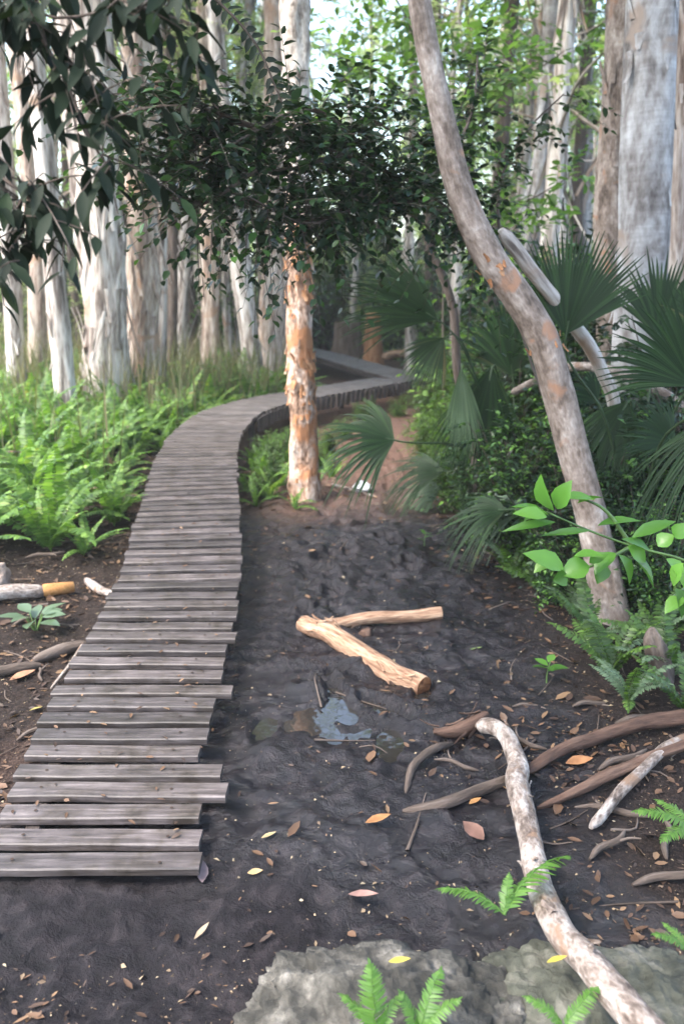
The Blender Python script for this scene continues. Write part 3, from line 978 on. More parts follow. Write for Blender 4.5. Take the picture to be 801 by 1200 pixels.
far_spots = []
tries = 0
while len(far_spots) < 96 and tries < 5000:
    tries += 1
    px = rng.uniform(-90, 900)
    y = rng.uniform(13.5, 30)
    if 345 < px < 470 and y < 20:
        continue
    if px > 470 and y < 14.5:
        continue
    p = G(px, y)
    if dist_line(np.array([p[0]]), np.array([p[1]]), WC2)[0] < .8 or dist_line(np.array([p[0]]), np.array([p[1]]), WC)[0] < .8:
        continue
    if all((p[0] - q[0]) ** 2 + (p[1] - q[1]) ** 2 > 1.1 for q in far_spots):
        far_spots.append(p)
far_spots += [G(*q) for q in [(590, 11.5), (625, 10.4), (655, 12.5), (690, 11), (530, 13), (565, 14), (480, 15.5), (215, 14), (205, 17), (228, 15.5), (262, 17.5), (345, 15.6), (140, 16), (100, 14.5), (200, 12.8), (285, 16), (620, 14), (670, 15), (545, 16), (505, 17), (150, 13.6), (60, 13.2), (270, 15)]]
for i, p in enumerate(sorted(far_spots, key=lambda q: q[1])):
    k = i % 5
    o = far_protos[k] if i < 5 else copy_tree(far_protos[k])
    o.location = tuple(p)
    o.rotation_euler = (rng.normal(0, .03), rng.normal(0, .04), rng.uniform(0, 6.28))
    s = rng.uniform(.6, 1.05)
    o.scale = (s, s, s * rng.uniform(.95, 1.1))
    tag(o, 'slender leafy tree in the distant stand behind the boardwalk and the paperbarks', 'tree', 'trees of the distant stand')

# ------------------------------------------------------------------ shrubs
def shrub_proto(mat, leaf, h, w, n=46, per=13, shape=None, stemmat='twig'):
    root = thing('shrub', (0, 0, 0), 'x', 'shrub')
    bg, lg, bag = Geo(), Geo(), LeafBag()
    for i in range(n):
        a = rng.uniform(0, 6.28)
        e = rng.uniform(.35, 1.0) ** .8
        tip = np.array([math.cos(a) * w * e * rng.uniform(.3, 1), math.sin(a) * w * e * rng.uniform(.3, 1), h * rng.uniform(.3, 1.0)])
        st = np.array([rng.normal(0, .06), rng.normal(0, .06), -.05])
        pth = spline([st, tip * np.array([.4, .4, .6]), tip], 8)
        tube(bg, pth, [.009, .003], seg=4, cap=False)
        for s_ in range(6):
            q = pth[rng.integers(2, 8)]
            bag.spray(q, norm(np.array([math.cos(a), math.sin(a), .5]) * .5 + rng.normal(0, .7, 3)), rng.uniform(.15, .38) * max(1, h * .6), per, leaf, leaf * .45, droop=.3)
    bag.flush(lg, shape=shape, fold=.3)
    bg.build('stems', M[stemmat], root)
    lg.build('foliage', M[mat], root)
    return root


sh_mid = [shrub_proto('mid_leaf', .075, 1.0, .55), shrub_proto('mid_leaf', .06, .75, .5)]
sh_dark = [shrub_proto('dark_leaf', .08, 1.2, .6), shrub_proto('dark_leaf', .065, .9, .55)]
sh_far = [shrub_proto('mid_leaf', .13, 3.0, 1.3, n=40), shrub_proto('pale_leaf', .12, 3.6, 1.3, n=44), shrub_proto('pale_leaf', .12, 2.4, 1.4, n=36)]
_used = set()


def place(proto, p, s, label, cat, group, rz=None, sz=1.0):
    if proto.name in _used:
        o = copy_tree(proto)
    else:
        o = proto
        _used.add(proto.name)
    o.location = tuple(p)
    o.rotation_euler = (0, 0, rng.uniform(0, 6.28) if rz is None else rz)
    o.scale = (s, s, s * sz)
    return tag(o, label, cat, group)


# right hand undergrowth along the lane
for px, y, s, kd in [(560, 9.2, 1.0, 0), (600, 8.2, 1.1, 1), (640, 9.5, 1.3, 0), (545, 7.2, .75, 0), (585, 6.4, .85, 0), (520, 8.4, .6, 0), (625, 6.9, 1.0, 1), (700, 7.5, 1.2, 1), (760, 7.0, 1.2, 1), (560, 5.6, .62, 1), (600, 5.1, .7, 1), (640, 4.9, .7, 1),
                     (685, 5.4, .9, 1), (740, 5.0, .8, 1), (800, 4.6, .8, 1), (505, 10.6, .8, 0), (530, 12.5, 1.0, 0), (580, 12, 1.3, 0), (660, 11.5, 1.4, 1), (740, 9.5, 1.4, 1), (820, 6.0, 1.2, 1), (810, 8.2, 1.5, 1), (660, 4.45, .6, 1), (745, 4.25, .65, 1), (790, 3.9, .6, 1), (700, 4.7, .8, 1), (620, 5.6, .9, 1), (660, 6.2, 1.1, 1), (720, 6.3, 1.2, 1), (770, 5.6, 1.1, 1), (590, 7.4, 1.0, 0), (530, 6.6, .5, 0), (520, 7.4, .5, 0), (610, 10.5, 1.4, 1), (690, 9, 1.5, 1), (780, 9.5, 1.6, 1), (555, 8.2, .9, 0), (545, 10.6, 1.1, 0), (640, 7.6, 1.5, 1), (700, 7.0, 1.5, 1), (760, 7.2, 1.6, 1), (810, 6.8, 1.5, 1), (600, 6.4, 1.0, 1), (650, 5.4, .9, 1), (690, 5.0, .85, 1), (790, 4.8, .9, 1), (735, 4.6, .75, 1), (625, 5.0, .7, 1), (665, 4.2, .5, 1), (765, 4.05, .6, 1), (575, 6.9, .9, 1), (535, 6.2, .5, 0), (570, 5.85, .6, 0), (512, 7.0, .45, 0), (598, 5.5, .55, 0), (552, 6.8, .7, 0), (500, 8.0, .5, 0), (610, 5.9, .8, 0), (640, 5.0, .6, 0)]:
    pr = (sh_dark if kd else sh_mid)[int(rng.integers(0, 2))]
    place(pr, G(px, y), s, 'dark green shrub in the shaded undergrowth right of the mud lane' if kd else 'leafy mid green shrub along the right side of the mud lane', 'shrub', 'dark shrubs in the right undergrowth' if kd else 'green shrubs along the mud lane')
# shrubs by the walk
for px, y, s in [(306, 7.9, .3), (322, 7.6, .34), (318, 7.0, .3), (305, 6.6, .3), (385, 8.4, .32), (404, 9.2, .3), (372, 7.6, .34), (318, 8.4, .28), (338, 8.3, .3), (425, 10.2, .3), (465, 10.8, .3), (358, 8.8, .3)]:
    place(sh_mid[int(rng.integers(0, 2))], G(px, y), s, 'low green shrub under the raised right edge of the boardwalk', 'shrub', 'low shrubs under the boardwalk edge')
for px, y, s in [(345, 20, 2.0), (372, 21.5, 2.3), (400, 22.5, 2.4), (428, 21, 2.2), (455, 20, 2.0), (482, 19, 2.0), (505, 17, 1.7), (525, 15, 1.6), (415, 25, 3.4), (360, 25, 3.2), (470, 24, 3.2), (500, 21, 2.6)]:
    place(sh_dark[int(rng.integers(0, 2))], G(px, y), s, 'dark shaded bush closing the view beyond the far turn of the boardwalk', 'shrub', 'dark bushes beyond the far turn')
# behind everything
cnt = 0
while cnt < 62:
    px = rng.uniform(-120, 930)
    y = rng.uniform(14, 27)
    if 340 < px < 520 and y < 19:
        continue
    p = G(px, y)
    if dist_line(np.array([p[0]]), np.array([p[1]]), WC2)[0] < 1.6 or dist_line(np.array([p[0]]), np.array([p[1]]), WC)[0] < 1.6:
        continue
    place(sh_far[int(rng.integers(0, 3))], p, rng.uniform(.5, 1.15), 'tall pale green shrub among the distant trunks beyond the boardwalk', 'shrub', 'tall shrubs between the distant trunks', sz=rng.uniform(.9, 1.2))
    cnt += 1

# ------------------------------------------------------------------ far woodland mass
wg = Geo()
N_W = 60000
wx, wy, wz = rng.uniform(-34, 34, N_W), rng.uniform(29, 46, N_W), rng.uniform(0, 15, N_W)
dens = fbm(np.stack([wx * .35, wy * .35, wz * .35], -1), 3)
keep = dens > -.02 + .05 * (wz - 4)
pp = np.stack([wx, wy, wz], -1)[keep]
k = len(pp)
leaves(wg, pp, norm(rng.normal(0, 1, (k, 3)) + np.array([0, 0, -.5])), norm(rng.normal(0, 1, (k, 3)) + np.array([0, -.6, .4])), rng.uniform(.25, .5, k), rng.uniform(.14, .26, k), shape=None)
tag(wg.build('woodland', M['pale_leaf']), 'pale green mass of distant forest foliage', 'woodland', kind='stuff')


# ------------------------------------------------------------------ ferns
def frond_geo(length=.7, pairs=22, width=.14, arch=.9, detail=False):
    """one frond from the origin: rises along +X/+Z and arches over"""
    g = Geo()
    t = np.linspace(0, 1, pairs + 3)
    ang = 1.15 - arch * 1.25 * t
    seg = length / (len(t) - 1)
    x = np.concatenate([[0], np.cumsum(np.cos(ang[:-1]) * seg)])
    z = np.concatenate([[0], np.cumsum(np.sin(ang[:-1]) * seg)])
    path = np.stack([x, rng.normal(0, .004, len(t)).cumsum() * .5, z], -1)
    tube(g, path, [.003, .001], seg=4, cap=False)
    T = norm(np.gradient(path, axis=0))
    for sd in (-1, 1):
        i = np.arange(2, len(t) - 1)
        tt = t[i]
        side = np.array([0, sd * 1.0, 0])
        nn = norm(np.cross(T[i], np.tile([0, 1.0, 0], (len(i), 1))))
        nn = np.where(nn[:, 2:3] < 0, -nn, nn)
        pl = width * np.clip(np.sin(np.pi * (tt * .86 + .12)) ** .7, .12, 1) * rng.uniform(.85, 1.1, len(i))
        ax = norm(side + T[i] * .45 - nn * .12 + rng.normal(0, .08, (len(i), 3)))
        leaves(g, path[i], ax, nn + rng.normal(0, .15, (len(i), 3)), pl, np.full(len(i), seg * 1.05), shape=PINNA if detail else LEAF_MID, fold=.2, curl=.2)
    leaves(g, path[-2:-1], T[-2:-1], np.array([[0, 0, 1.0]]), [seg * 2.5], [seg], shape=LEAF_MID)
    return g


FROND = [frond_geo(.72, 24, .085, a).build('frond', M['fern']) for a in (.75, .95, 1.15)] + [frond_geo(.6, 22, .07, 1.5).build('frond', M['litter'])]
FROND_MESH = [o.data for o in FROND[:3]] * 4 + [FROND[3].data]
for o in FROND:
    bpy.data.objects.remove(o)


def fern(p, s, label, group, meshes, n=11, cat='fern', lean=None, name='fern'):
    root = thing(name, p, label, cat, group)
    root.scale = (s, s, s)
    a0 = rng.uniform(0, 6.28)
    for i in range(n):
        o = bpy.data.objects.new('frond', meshes[int(rng.integers(0, len(meshes)))])
        col.objects.link(o)
        o.parent = root
        k = rng.uniform(.7, 1.1)
        o.scale = (k, k, k)
        o.rotation_euler = (rng.normal(0, .15), rng.uniform(-.5, .35), a0 + i * 2.4 + rng.normal(0, .3))
    return root


def merged_fern(meshes, n):
    """a whole fern in one mesh, for the ones too far away to show single fronds"""
    g = Geo()
    for i in range(n):
        me = meshes[int(rng.integers(0, min(3, len(meshes))))]
        v = np.zeros(len(me.vertices) * 3, dtype=np.float32)
        me.vertices.foreach_get('co', v)
        v = v.reshape(-1, 3).astype(np.float64)
        fs = {}
        for pl in me.polygons:
            fs.setdefault(len(pl.vertices), []).append(list(pl.vertices))
        a, b = i * 2.4 + rng.normal(0, .3), rng.uniform(-.45, .35)
        x = v[:, 0] * math.cos(b) + v[:, 2] * math.sin(b)
        z = -v[:, 0] * math.sin(b) + v[:, 2] * math.cos(b)
        kk = rng.uniform(.75, 1.1)
        v = np.stack([x * math.cos(a) - v[:, 1] * math.sin(a), x * math.sin(a) + v[:, 1] * math.cos(a), z], -1) * kk
        g.add(v, [np.array(q) for q in fs.values()])
    return g


far_fern = [merged_fern(FROND_MESH, 13).build('fern', M['fern']) for _ in range(3)]
placed = []
t_ = 0
nf = 0
while len(placed) < 290 and t_ < 30000:
    t_ += 1
    y = rng.uniform(4.9, 13.5)
    px = rng.uniform(-60, 345)
    p = G(px, y)
    d = dist_line(np.array([p[0]]), np.array([p[1]]), WC)[0]
    i = np.argmin((WC[:, 0] - p[0]) ** 2 + (WC[:, 1] - p[1]) ** 2)
    wt_ = WC[min(i + 1, 399)] - WC[max(i - 1, 0)]
    left = wt_[0] * (p[1] - WC[i, 1]) - wt_[1] * (p[0] - WC[i, 0]) > 0
    if d < .5 + .1 * rng.random() or not left:
        continue
    if y < 5.0 + .5 * rng.random() + .35 * math.sin(px * .06):
        continue
    if any((p[0] - q[0]) ** 2 + (p[1] - q[1]) ** 2 < .22 ** 2 for q in placed):
        continue
    placed.append(p)
    s = rng.uniform(.55, 1.1) * (.75 if d < .8 else 1)
    if y < 8.2:
        fern(p, s, 'green fern in the front of the dense bank left of the boardwalk', 'ferns at the front of the left bank', FROND_MESH, n=10)
    else:
        o = far_fern[nf % 3] if nf < 3 else far_fern[nf % 3].copy()
        if nf >= 3:
            col.objects.link(o)
        nf += 1
        o.location = tuple(p)
        o.scale = (s, s, s)
        o.rotation_euler = (0, 0, rng.uniform(0, 6.28))
        tag(o, 'green fern further back in the bank below the paperbark trunks', 'fern', 'ferns at the back of the left bank')

# tall grassy stalks between the ferns and the walk
sg = Geo()
NS = 4200
px_, yy_ = rng.uniform(-20, 345, NS), 6.2 + 8 * rng.random(NS) ** .6
pos = np.array([[(a - 400.5) / F * (b * CP + CAMZ * SP), b, 0] for a, b in zip(px_, yy_)])
dw = dist_line(pos[:, 0], pos[:, 1], WC)
clump = fbm(pos * np.array([.9, .9, 0]) + 3, 3)
_wi = np.array([np.argmin((WC[:, 0] - a) ** 2 + (WC[:, 1] - b) ** 2) for a, b in pos[:, :2]])
_wt = np.gradient(WC, axis=0)[_wi]
_left = _wt[:, 0] * (pos[:, 1] - WC[_wi, 1]) - _wt[:, 1] * (pos[:, 0] - WC[_wi, 0]) > 0
pos = pos[_left & (dw > .6) & (clump > .02)]
pos[:, 2] = ground_z(pos[:, 0], pos[:, 1]) - .03
k = len(pos)
leaves(sg, pos, norm(np.array([0, 0, 1.0]) + rng.normal(0, .16, (k, 3))), rng.normal(0, 1, (k, 3)), rng.uniform(.4, 1.05, k), rng.uniform(.008, .02, k), shape=([0, .35, .7, 1], [.7, 1, .7, .05]), fold=.4, curl=.18)
tag(sg.build('grass', M['dry_grass']), 'tall olive and straw coloured grass among the ferns', 'grass', kind='stuff')


# ------------------------------------------------------------------ fan palms
def fan_blade(hub, axis, nrm, R, span=2.3, nseg=38, droop=.12, split=.55, mi=0):
    g = Geo()
    axis = norm(axis)
    side = norm(np.cross(axis, nrm))
    nrm = np.cross(side, axis)
    K = 8
    for i in range(nseg):
        f = (i / (nseg - 1)) * 2 - 1
        a = f * span * .5 * 1.0
        d = axis * math.cos(a) + side * math.sin(a)
        d = norm(d - nrm * (.12 * f * f))
        r = R * (1 - .22 * f * f) * rng.uniform(.9, 1.05)
        w0 = 2 * math.tan(span * .5 / (nseg - 1)) * 1.12
        sd = norm(np.cross(d, nrm))
        nn = np.cross(sd, d)
        dr = droop * rng.uniform(.3, 2.2) + .03
        rows = []
        for k in range(K):
            t = k / (K - 1)
            w = w0 * r * (t if t < split else split * (1 - ((t - split) / (1 - split)) ** 1.3)) + .002
            c = hub + d * r * t - nn * 0 + np.array([0, 0, -1.0]) * (dr * r * max(0, t - .35) ** 2 * 2.2)
            fold = w * .35 * (1 if i % 2 == 0 else 1)
            rows += [c - sd * w * .5 + nn * fold * .5, c - nn * fold * .3, c + sd * w * .5 + nn * fold * .5]
        q = []
        for k in range(K - 1):
            b = 3 * k
            q += [[b, b + 1, b + 4, b + 3], [b + 1, b + 2, b + 5, b + 4]]
        g.add(np.array(rows), np.array(q), mi=mi)
    return g


def palm(label, heart, fronds):
    root = thing('fan_palm', heart, label, 'palm')
    hg = Geo()
    tube(hg, spline([heart + np.array([0, 0, -.1]), heart + np.array([.01, 0, .12]), heart + np.array([0, .02, .3])], 10), [.075, .07, .04], seg=12, amp=.25, ridge=.3)
    hg.build('trunk', M['brown_bark'], root, heart)
    extra = []
    for i in range(8):
        a = i * 2.4 + .4
        el = rng.uniform(-.1, 1.0)
        d_ = np.array([math.cos(a) * math.cos(el), abs(math.sin(a)) * math.cos(el) * .8, math.sin(el)])
        hb = heart + np.array([0, 0, .2]) + d_ * rng.uniform(.45, .8)
        extra.append((hb, hb + (d_ + np.array([0, 0, -.25])) * .5, rng.uniform(.3, .9), rng.uniform(.36, .5), rng.uniform(1.3, 2.3), rng.uniform(.2, .5), 'palm' if i % 4 else 'palm_grey'))
    for (hub, tip, tilt, R, span, droop, mat) in fronds + extra:
        ax = norm(tip - hub)
        tocam = norm(EYE - hub)
        nrm = norm(tocam * 1.0 + np.array([0, 0, tilt]))
        fb = fan_blade(hub, ax, nrm, R, span, droop=droop).build('frond', M[mat], root, heart)
        pg2 = Geo()
        st = heart + np.array([0, 0, .2])
        mid = (st + hub) / 2 + np.array([0, 0, .12 * np.linalg.norm(hub - st)])
        tube(pg2, spline([st, mid, hub, hub + ax * R * .12], 14), [.012, .008, .005], seg=6, cap=True)
        pg2.build('petiole', M['petiole'], fb, heart)
    return root


def fr(hx, hy, tx, ty, y, tilt=.3, span=2.3, droop=.12, mat='palm', dy=0.0):
    h, t = V(hx, hy, y), V(tx, ty, y + dy)
    return (h, t, tilt, float(np.linalg.norm(t - h)), span, droop, mat)


palm('fan palm with one big upright frond behind the leaning tree', G(735, 4.6), [
    fr(662, 392, 694, 255, 4.25, .2, 1.75, .03), fr(812, 452, 742, 345, 3.7, .3, 1.9, .1), fr(846, 490, 760, 585, 3.5, .5, 1.2, .4),
    fr(735, 470, 690, 560, 4.5, .4, 1.7, .3), fr(770, 395, 800, 280, 4.9, .2, 2.0, .12), fr(700, 470, 660, 440, 5.0, .3, 2.2, .2),
    fr(790, 520, 730, 470, 4.3, .5, 1.9, .2), fr(830, 400, 850, 300, 4.2, .3, 2.0, .1)])
palm('fan palm with dark fingered fronds spreading left over the mud lane', G(600, 5.9), [
    fr(512, 374, 400, 306, 5.3, .35, 1.5, .14), fr(520, 396, 478, 440, 5.35, .3, 1.7, .1), fr(462, 516, 372, 496, 5.2, .6, 2.5, .3),
    fr(576, 430, 552, 560, 5.5, .2, 1.3, .1), fr(600, 440, 590, 330, 6.2, .3, 2.1, .12), fr(540, 430, 545, 520, 5.35, .2, .7, .1, 'palm_grey')])

# ------------------------------------------------------------------ overhanging dark foliage in the centre
def branch_tree(name, label, cat, origin, branches, leafmat_, woodmat, leaf, per_m, sprayl, shape=LEAF_MID, sub=True, wl=.5, jit=.25, rad=.012, cnt=9, hang=0.0, vs=.8):
    root = thing(name, origin, label, cat)
    bag, lg = LeafBag(), Geo()
    for (pts, dens) in branches:
        pth = spline(np.array(pts), 30)
        bg = Geo()
        tube(bg, pth, [rad, rad * .3], seg=7, amp=.1, cap=False)
        L = arc(pth)[-1]
        for i in range(int(L * per_m * dens)):
            q = pth[rng.integers(3, 30)] + rng.normal(0, .02, 3)
            T = norm(pth[-1] - pth[0])
            d = norm(T * .3 + rng.normal(0, 1, 3) * np.array([1, .8, vs]))
            l = sprayl * rng.uniform(.5, 1.3)
            bag.spray(q, d, l, cnt, leaf, leaf * wl, droop=.25, stemgeo=bg, stem_r=.0022, hang=hang)
        bg.build('branch', M[woodmat], root, origin)
    bag.flush(lg, shape=shape, fold=.25, curl=.2)
    lg.build('foliage', M[leafmat_], root, origin)
    return root


c0 = G(640, 5.2)
b0 = V(590, 330, 4.9)
branch_tree('overhanging_tree', 'small tree whose dark leafy boughs hang across the middle of the view', 'tree', c0, [
    ([c0, V(650, 520, 5.1), V(620, 420, 5.0), b0], .0),
    ([b0, V(500, 225, 4.4), V(400, 180, 4.1), V(300, 150, 3.8), V(160, 128, 3.6)], 1.15),
    ([V(500, 235, 4.4), V(430, 240, 4.1), V(350, 260, 3.8), V(290, 230, 3.7)], 1.2),
    ([V(450, 200, 4.3), V(370, 130, 4.0), V(270, 170, 3.7), V(190, 215, 3.6)], 1.1),
    ([b0, V(520, 180, 4.6), V(470, 160, 4.5), V(420, 130, 4.4)], 1.2),
    ([b0, V(590, 200, 4.9), V(620, 150, 4.9), V(660, 110, 5.0)], .3),
    ([V(520, 200, 4.7), V(550, 140, 4.8), V(560, 60, 5.0)], .5),
    ([V(300, 150, 3.8), V(220, 120, 3.65), V(150, 100, 3.5)], 1.5),
    ([V(300, 200, 3.8), V(220, 240, 3.65), V(160, 190, 3.5)], .9),
    ([V(430, 225, 4.1), V(380, 255, 4.0), V(310, 262, 3.9)], .9),
    ([V(400, 180, 4.1), V(330, 200, 3.9), V(250, 195, 3.75), V(170, 180, 3.65)], 1.2),
    ([V(470, 210, 4.4), V(400, 215, 4.2), V(330, 235, 4.0)], 1.4),
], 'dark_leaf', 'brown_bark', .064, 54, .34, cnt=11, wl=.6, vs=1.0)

# brighter canopy behind, upper right
c1 = G(520, 8.6)
branch_tree('understory_tree', 'bright leaved understory tree glowing behind the dark boughs', 'tree', c1, [
    ([c1, V(520, 300, 8.6), V(530, 160, 8.6)], .25),
    ([V(530, 200, 8.6), V(580, 120, 8.2), V(660, 60, 7.8)], 1.0),
    ([V(530, 180, 8.6), V(450, 90, 8.2), V(380, 60, 7.8)], 1.0),
    ([V(530, 160, 8.6), V(560, 60, 8.4), V(600, -40, 8.2)], 1.0),
    ([V(530, 230, 8.6), V(600, 240, 8.2), V(680, 200, 7.8)], .9),
    ([V(530, 200, 8.6), V(470, 10, 8.4), V(430, -60, 8.2)], 1.0),
    ([V(530, 260, 8.6), V(600, 330, 8.0), V(640, 240, 7.8)], .7),
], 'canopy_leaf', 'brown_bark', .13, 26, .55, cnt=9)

# near hanging dark branch, top left
c2 = np.array([-1.6, 1.75, 0.0])
c2[2] = gz(c2[0], c2[1])
tl = np.array([-1.45, 1.8, 2.75])
branch_tree('overhanging_branch_tree', 'near tree just out of view whose long dark leaves hang in the top left corner', 'tree', c2, [
    ([c2, c2 + np.array([.03, .02, 1.4]), tl], .0),
    ([tl, V(-20, -20, 1.9), V(60, 20, 1.85), V(170, 10, 1.8), V(230, 30, 1.8)], .6),
    ([V(-60, -40, 1.9), V(20, 10, 1.9), V(70, 80, 1.85), V(110, 170, 1.8), V(130, 200, 1.8)], .75),
    ([V(-80, 140, 1.9), V(-20, 190, 1.85), V(30, 230, 1.8), V(80, 280, 1.8)], .8),
    ([V(-80, 240, 1.9), V(-30, 270, 1.85), V(0, 300, 1.8), V(20, 330, 1.8)], .7),
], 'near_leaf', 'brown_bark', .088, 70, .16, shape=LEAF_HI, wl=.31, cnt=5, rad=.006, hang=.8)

shade_limbs, shade_leaves = crown_geo(tl + np.array([.3, -.2, 2.6]), 3.6, 1.6, 18, .24, 'near_leaf', per=18, sprays=15)  # unseen crown overhead, added to darken the near mud
near_tree = bpy.data.objects['overhanging_branch_tree']
tube(shade_limbs, spline([tl, tl + np.array([.1, -.1, 1.2]), tl + np.array([.3, -.2, 2.6])], 12), [.06, .04], seg=9, amp=.1)
shade_limbs.build('branch', M['brown_bark'], near_tree, c2)
shade_leaves.build('crown', M['mid_leaf'], near_tree, c2)

# thin arching twig with paired leaves, top centre
tw = Geo()
twp = spline([V(150, -60, 2.9), V(215, -30, 2.9), V(262, 8, 2.9), V(300, 52, 2.9), V(322, 100, 2.9), V(330, 120, 2.9)], 26)
o_ = twp[0]
tr_ = thing('hanging_twig', o_, 'thin arching twig with a row of small paired leaves at the top', 'twig')
tube(tw, twp, [.006, .003], seg=6)
tw.build('stem', M['twig'], tr_, o_)
bag, lg = LeafBag(), Geo()
T, Nn, Bb = frames(twp)
for i in range(4, 26):
    for sd in (-1, 1):
        sdv = norm(np.cross(T[i], np.array([0, -1.0, 0]))) * sd
        bag.add(twp[i], norm(sdv + T[i] * .4 + rng.normal(0, .15, 3)), norm(np.array([0, -1, .5]) + rng.normal(0, .3, 3)), rng.uniform(.035, .05), .022)
bag.flush(lg, shape=LEAF_MID)
lg.build('foliage', M['near_leaf'], tr_, o_)

# ------------------------------------------------------------------ bright broad-leaved sapling, right
o_ = G(880, 2.75)
sp_root = thing('sapling', o_, 'bright green broad leaved sapling reaching in from the right edge', 'sapling')
st = Geo()
Ys = 2.7
stems = [[o_, V(870, 720, Ys), V(820, 665, Ys), V(740, 640, Ys), V(690, 622, Ys - .05), V(640, 600, Ys - .1)],
         [V(740, 640, Ys), V(700, 660, Ys - .1), V(665, 672, Ys - .1), V(640, 660, Ys - .15)],
         [V(820, 665, Ys), V(800, 690, Ys - .2), V(780, 705, Ys - .3)], [V(740, 640, Ys), V(700, 592, Ys), V(660, 580, Ys)]]
for s_ in stems:
    tube(st, spline(np.array(s_), 20), [.008, .003], seg=6)
st.build('stem', M['green_stem'], sp_root, o_)
bag, lg = LeafBag(), Geo()
# (base x, base y, tip x, tip y, distance, width in photo px, lean of the blade towards the camera)
for bx, by, tx, ty, yy, w, tl_ in [(648, 598, 622, 556, 2.6, 26, .9), (652, 596, 668, 556, 2.62, 26, .5), (642, 604, 592, 580, 2.55, 26, .4), (640, 606, 600, 596, 2.5, 22, .9), (650, 612, 584, 616, 2.55, 10, .9),
                                  (690, 622, 620, 622, 2.55, 9, .9), (660, 584, 706, 578, 2.65, 16, .8), (676, 590, 712, 574, 2.7, 14, .7), (700, 616, 756, 600, 2.7, 18, .6), (740, 630, 803, 598, 2.6, 16, .6),
                                  (660, 668, 612, 640, 2.5, 26, .5), (664, 674, 646, 682, 2.5, 22, .6), (690, 664, 648, 672, 2.5, 26, .3), (690, 660, 712, 646, 2.5, 16, .9), (672, 652, 716, 644, 2.5, 15, .8), (650, 655, 622, 668, 2.55, 18, .7),
                                  (706, 660, 700, 690, 2.6, 24, .4), (724, 650, 748, 690, 2.6, 26, .4), (742, 655, 778, 690, 2.6, 28, .5), (720, 648, 690, 672, 2.55, 24, .6),
                                  (780, 655, 812, 690, 2.45, 26, .5), (800, 660, 782, 688, 2.4, 22, .5), (790, 690, 806, 726, 2.4, 28, .4), (800, 700, 776, 716, 2.4, 20, .5), (790, 630, 806, 610, 2.5, 18, .6), (770, 640, 792, 622, 2.55, 18, .6),
                                  (640, 600, 606, 606, 2.6, 14, .8), (760, 645, 730, 625, 2.6, 16, .7), (735, 640, 762, 660, 2.6, 18, .5)]:
    a, b = V(bx, by, yy), V(tx, ty, yy + rng.uniform(-.05, .02))
    L = np.linalg.norm(b - a)
    bag.add(a, b - a, norm(np.array([rng.normal(0, .25), -.55, .85 + .2 * tl_])), max(L * .88, .05), w / F * yy * .95)
bag.l = [l * rng.uniform(.85, 1.1) for l in bag.l]; bag.w = [w_ * rng.uniform(.95, 1.4) for w_ in bag.w]
bag.n = [n_ + rng.normal(0, .3, n_.shape) for n_ in bag.n]
bag.flush(lg, shape=LEAF_HI, fold=.4, curl=.22)
lg.build('foliage', M['bright_leaf'], sp_root, o_)

# small seedlings
for (px, py, n, l, lab) in [(640, 800, 6, .085, 'small bright seedling on bare mud below the palms'), (716, 782, 7, .09, 'little green seedling at the foot of the leaning tree'), (497, 640, 7, .06, 'tiny green seedling at the right edge of the mud lane')]:
    p = PG(px, py)
    r = thing('seedling', p, lab, 'seedling')
    s1, l1, bg = Geo(), Geo(), LeafBag()
    tube(s1, spline([p - UP * .02, p + UP * .05, p + np.array([.01, 0, .1])], 8), [.004, .002], seg=5)
    for i in range(n):
        a = i * 2.4
        bg.add(p + UP * rng.uniform(.04, .1), np.array([math.cos(a), math.sin(a), .35]), UP + rng.normal(0, .2, 3), l * rng.uniform(.7, 1.1), l * .42)
    s1.build('stem', M['green_stem'], r, p)
    bg.flush(l1, shape=LEAF_HI)
    l1.build('foliage', M['bright_leaf' if px < 700 else 'mid_leaf'], r, p)
# grey green broad leaves on the left
p = PG(42, 738)
r = thing('broadleaf_plant', p, 'grey green broad leaved plant below the left log', 'plant')
l1, bg, s1 = Geo(), LeafBag(), Geo()
for i in range(9):
    a = i * 2.4
    q = p + np.array([math.cos(a) * .04, math.sin(a) * .04, .04 + .05 * rng.random()])
    tube(s1, np.array([p - UP * .02, q]), [.004, .003], seg=5)
    bg.add(q, np.array([math.cos(a), math.sin(a), .25]), UP + rng.normal(0, .25, 3), rng.uniform(.09, .15), rng.uniform(.05, .075))
bg.flush(l1, shape=LEAF_HI)
s1.build('stem', M['green_stem'], r, p)
l1.build('foliage', M['palm_grey'], r, p)

# ------------------------------------------------------------------ near ferns at the bottom
nfr = [frond_geo(.2, 23, .042, a, True) for a in (.5, .8)]
NF = []
for g in nfr:
    o = g.build('frond', M['fern_bright'])
    NF.append(o.data)
    bpy.data.objects.remove(o)


def hand_fern(label, base, fr_list, name='fern'):
    root = thing(name, base, label, 'fern')
    for (rz, tilt, s, roll, m) in fr_list:
        o = bpy.data.objects.new('frond', NF[m])
        col.objects.link(o)
        o.parent = root
        o.scale = (s,) * 3
        o.rotation_euler = (roll, tilt, rz)
    return root


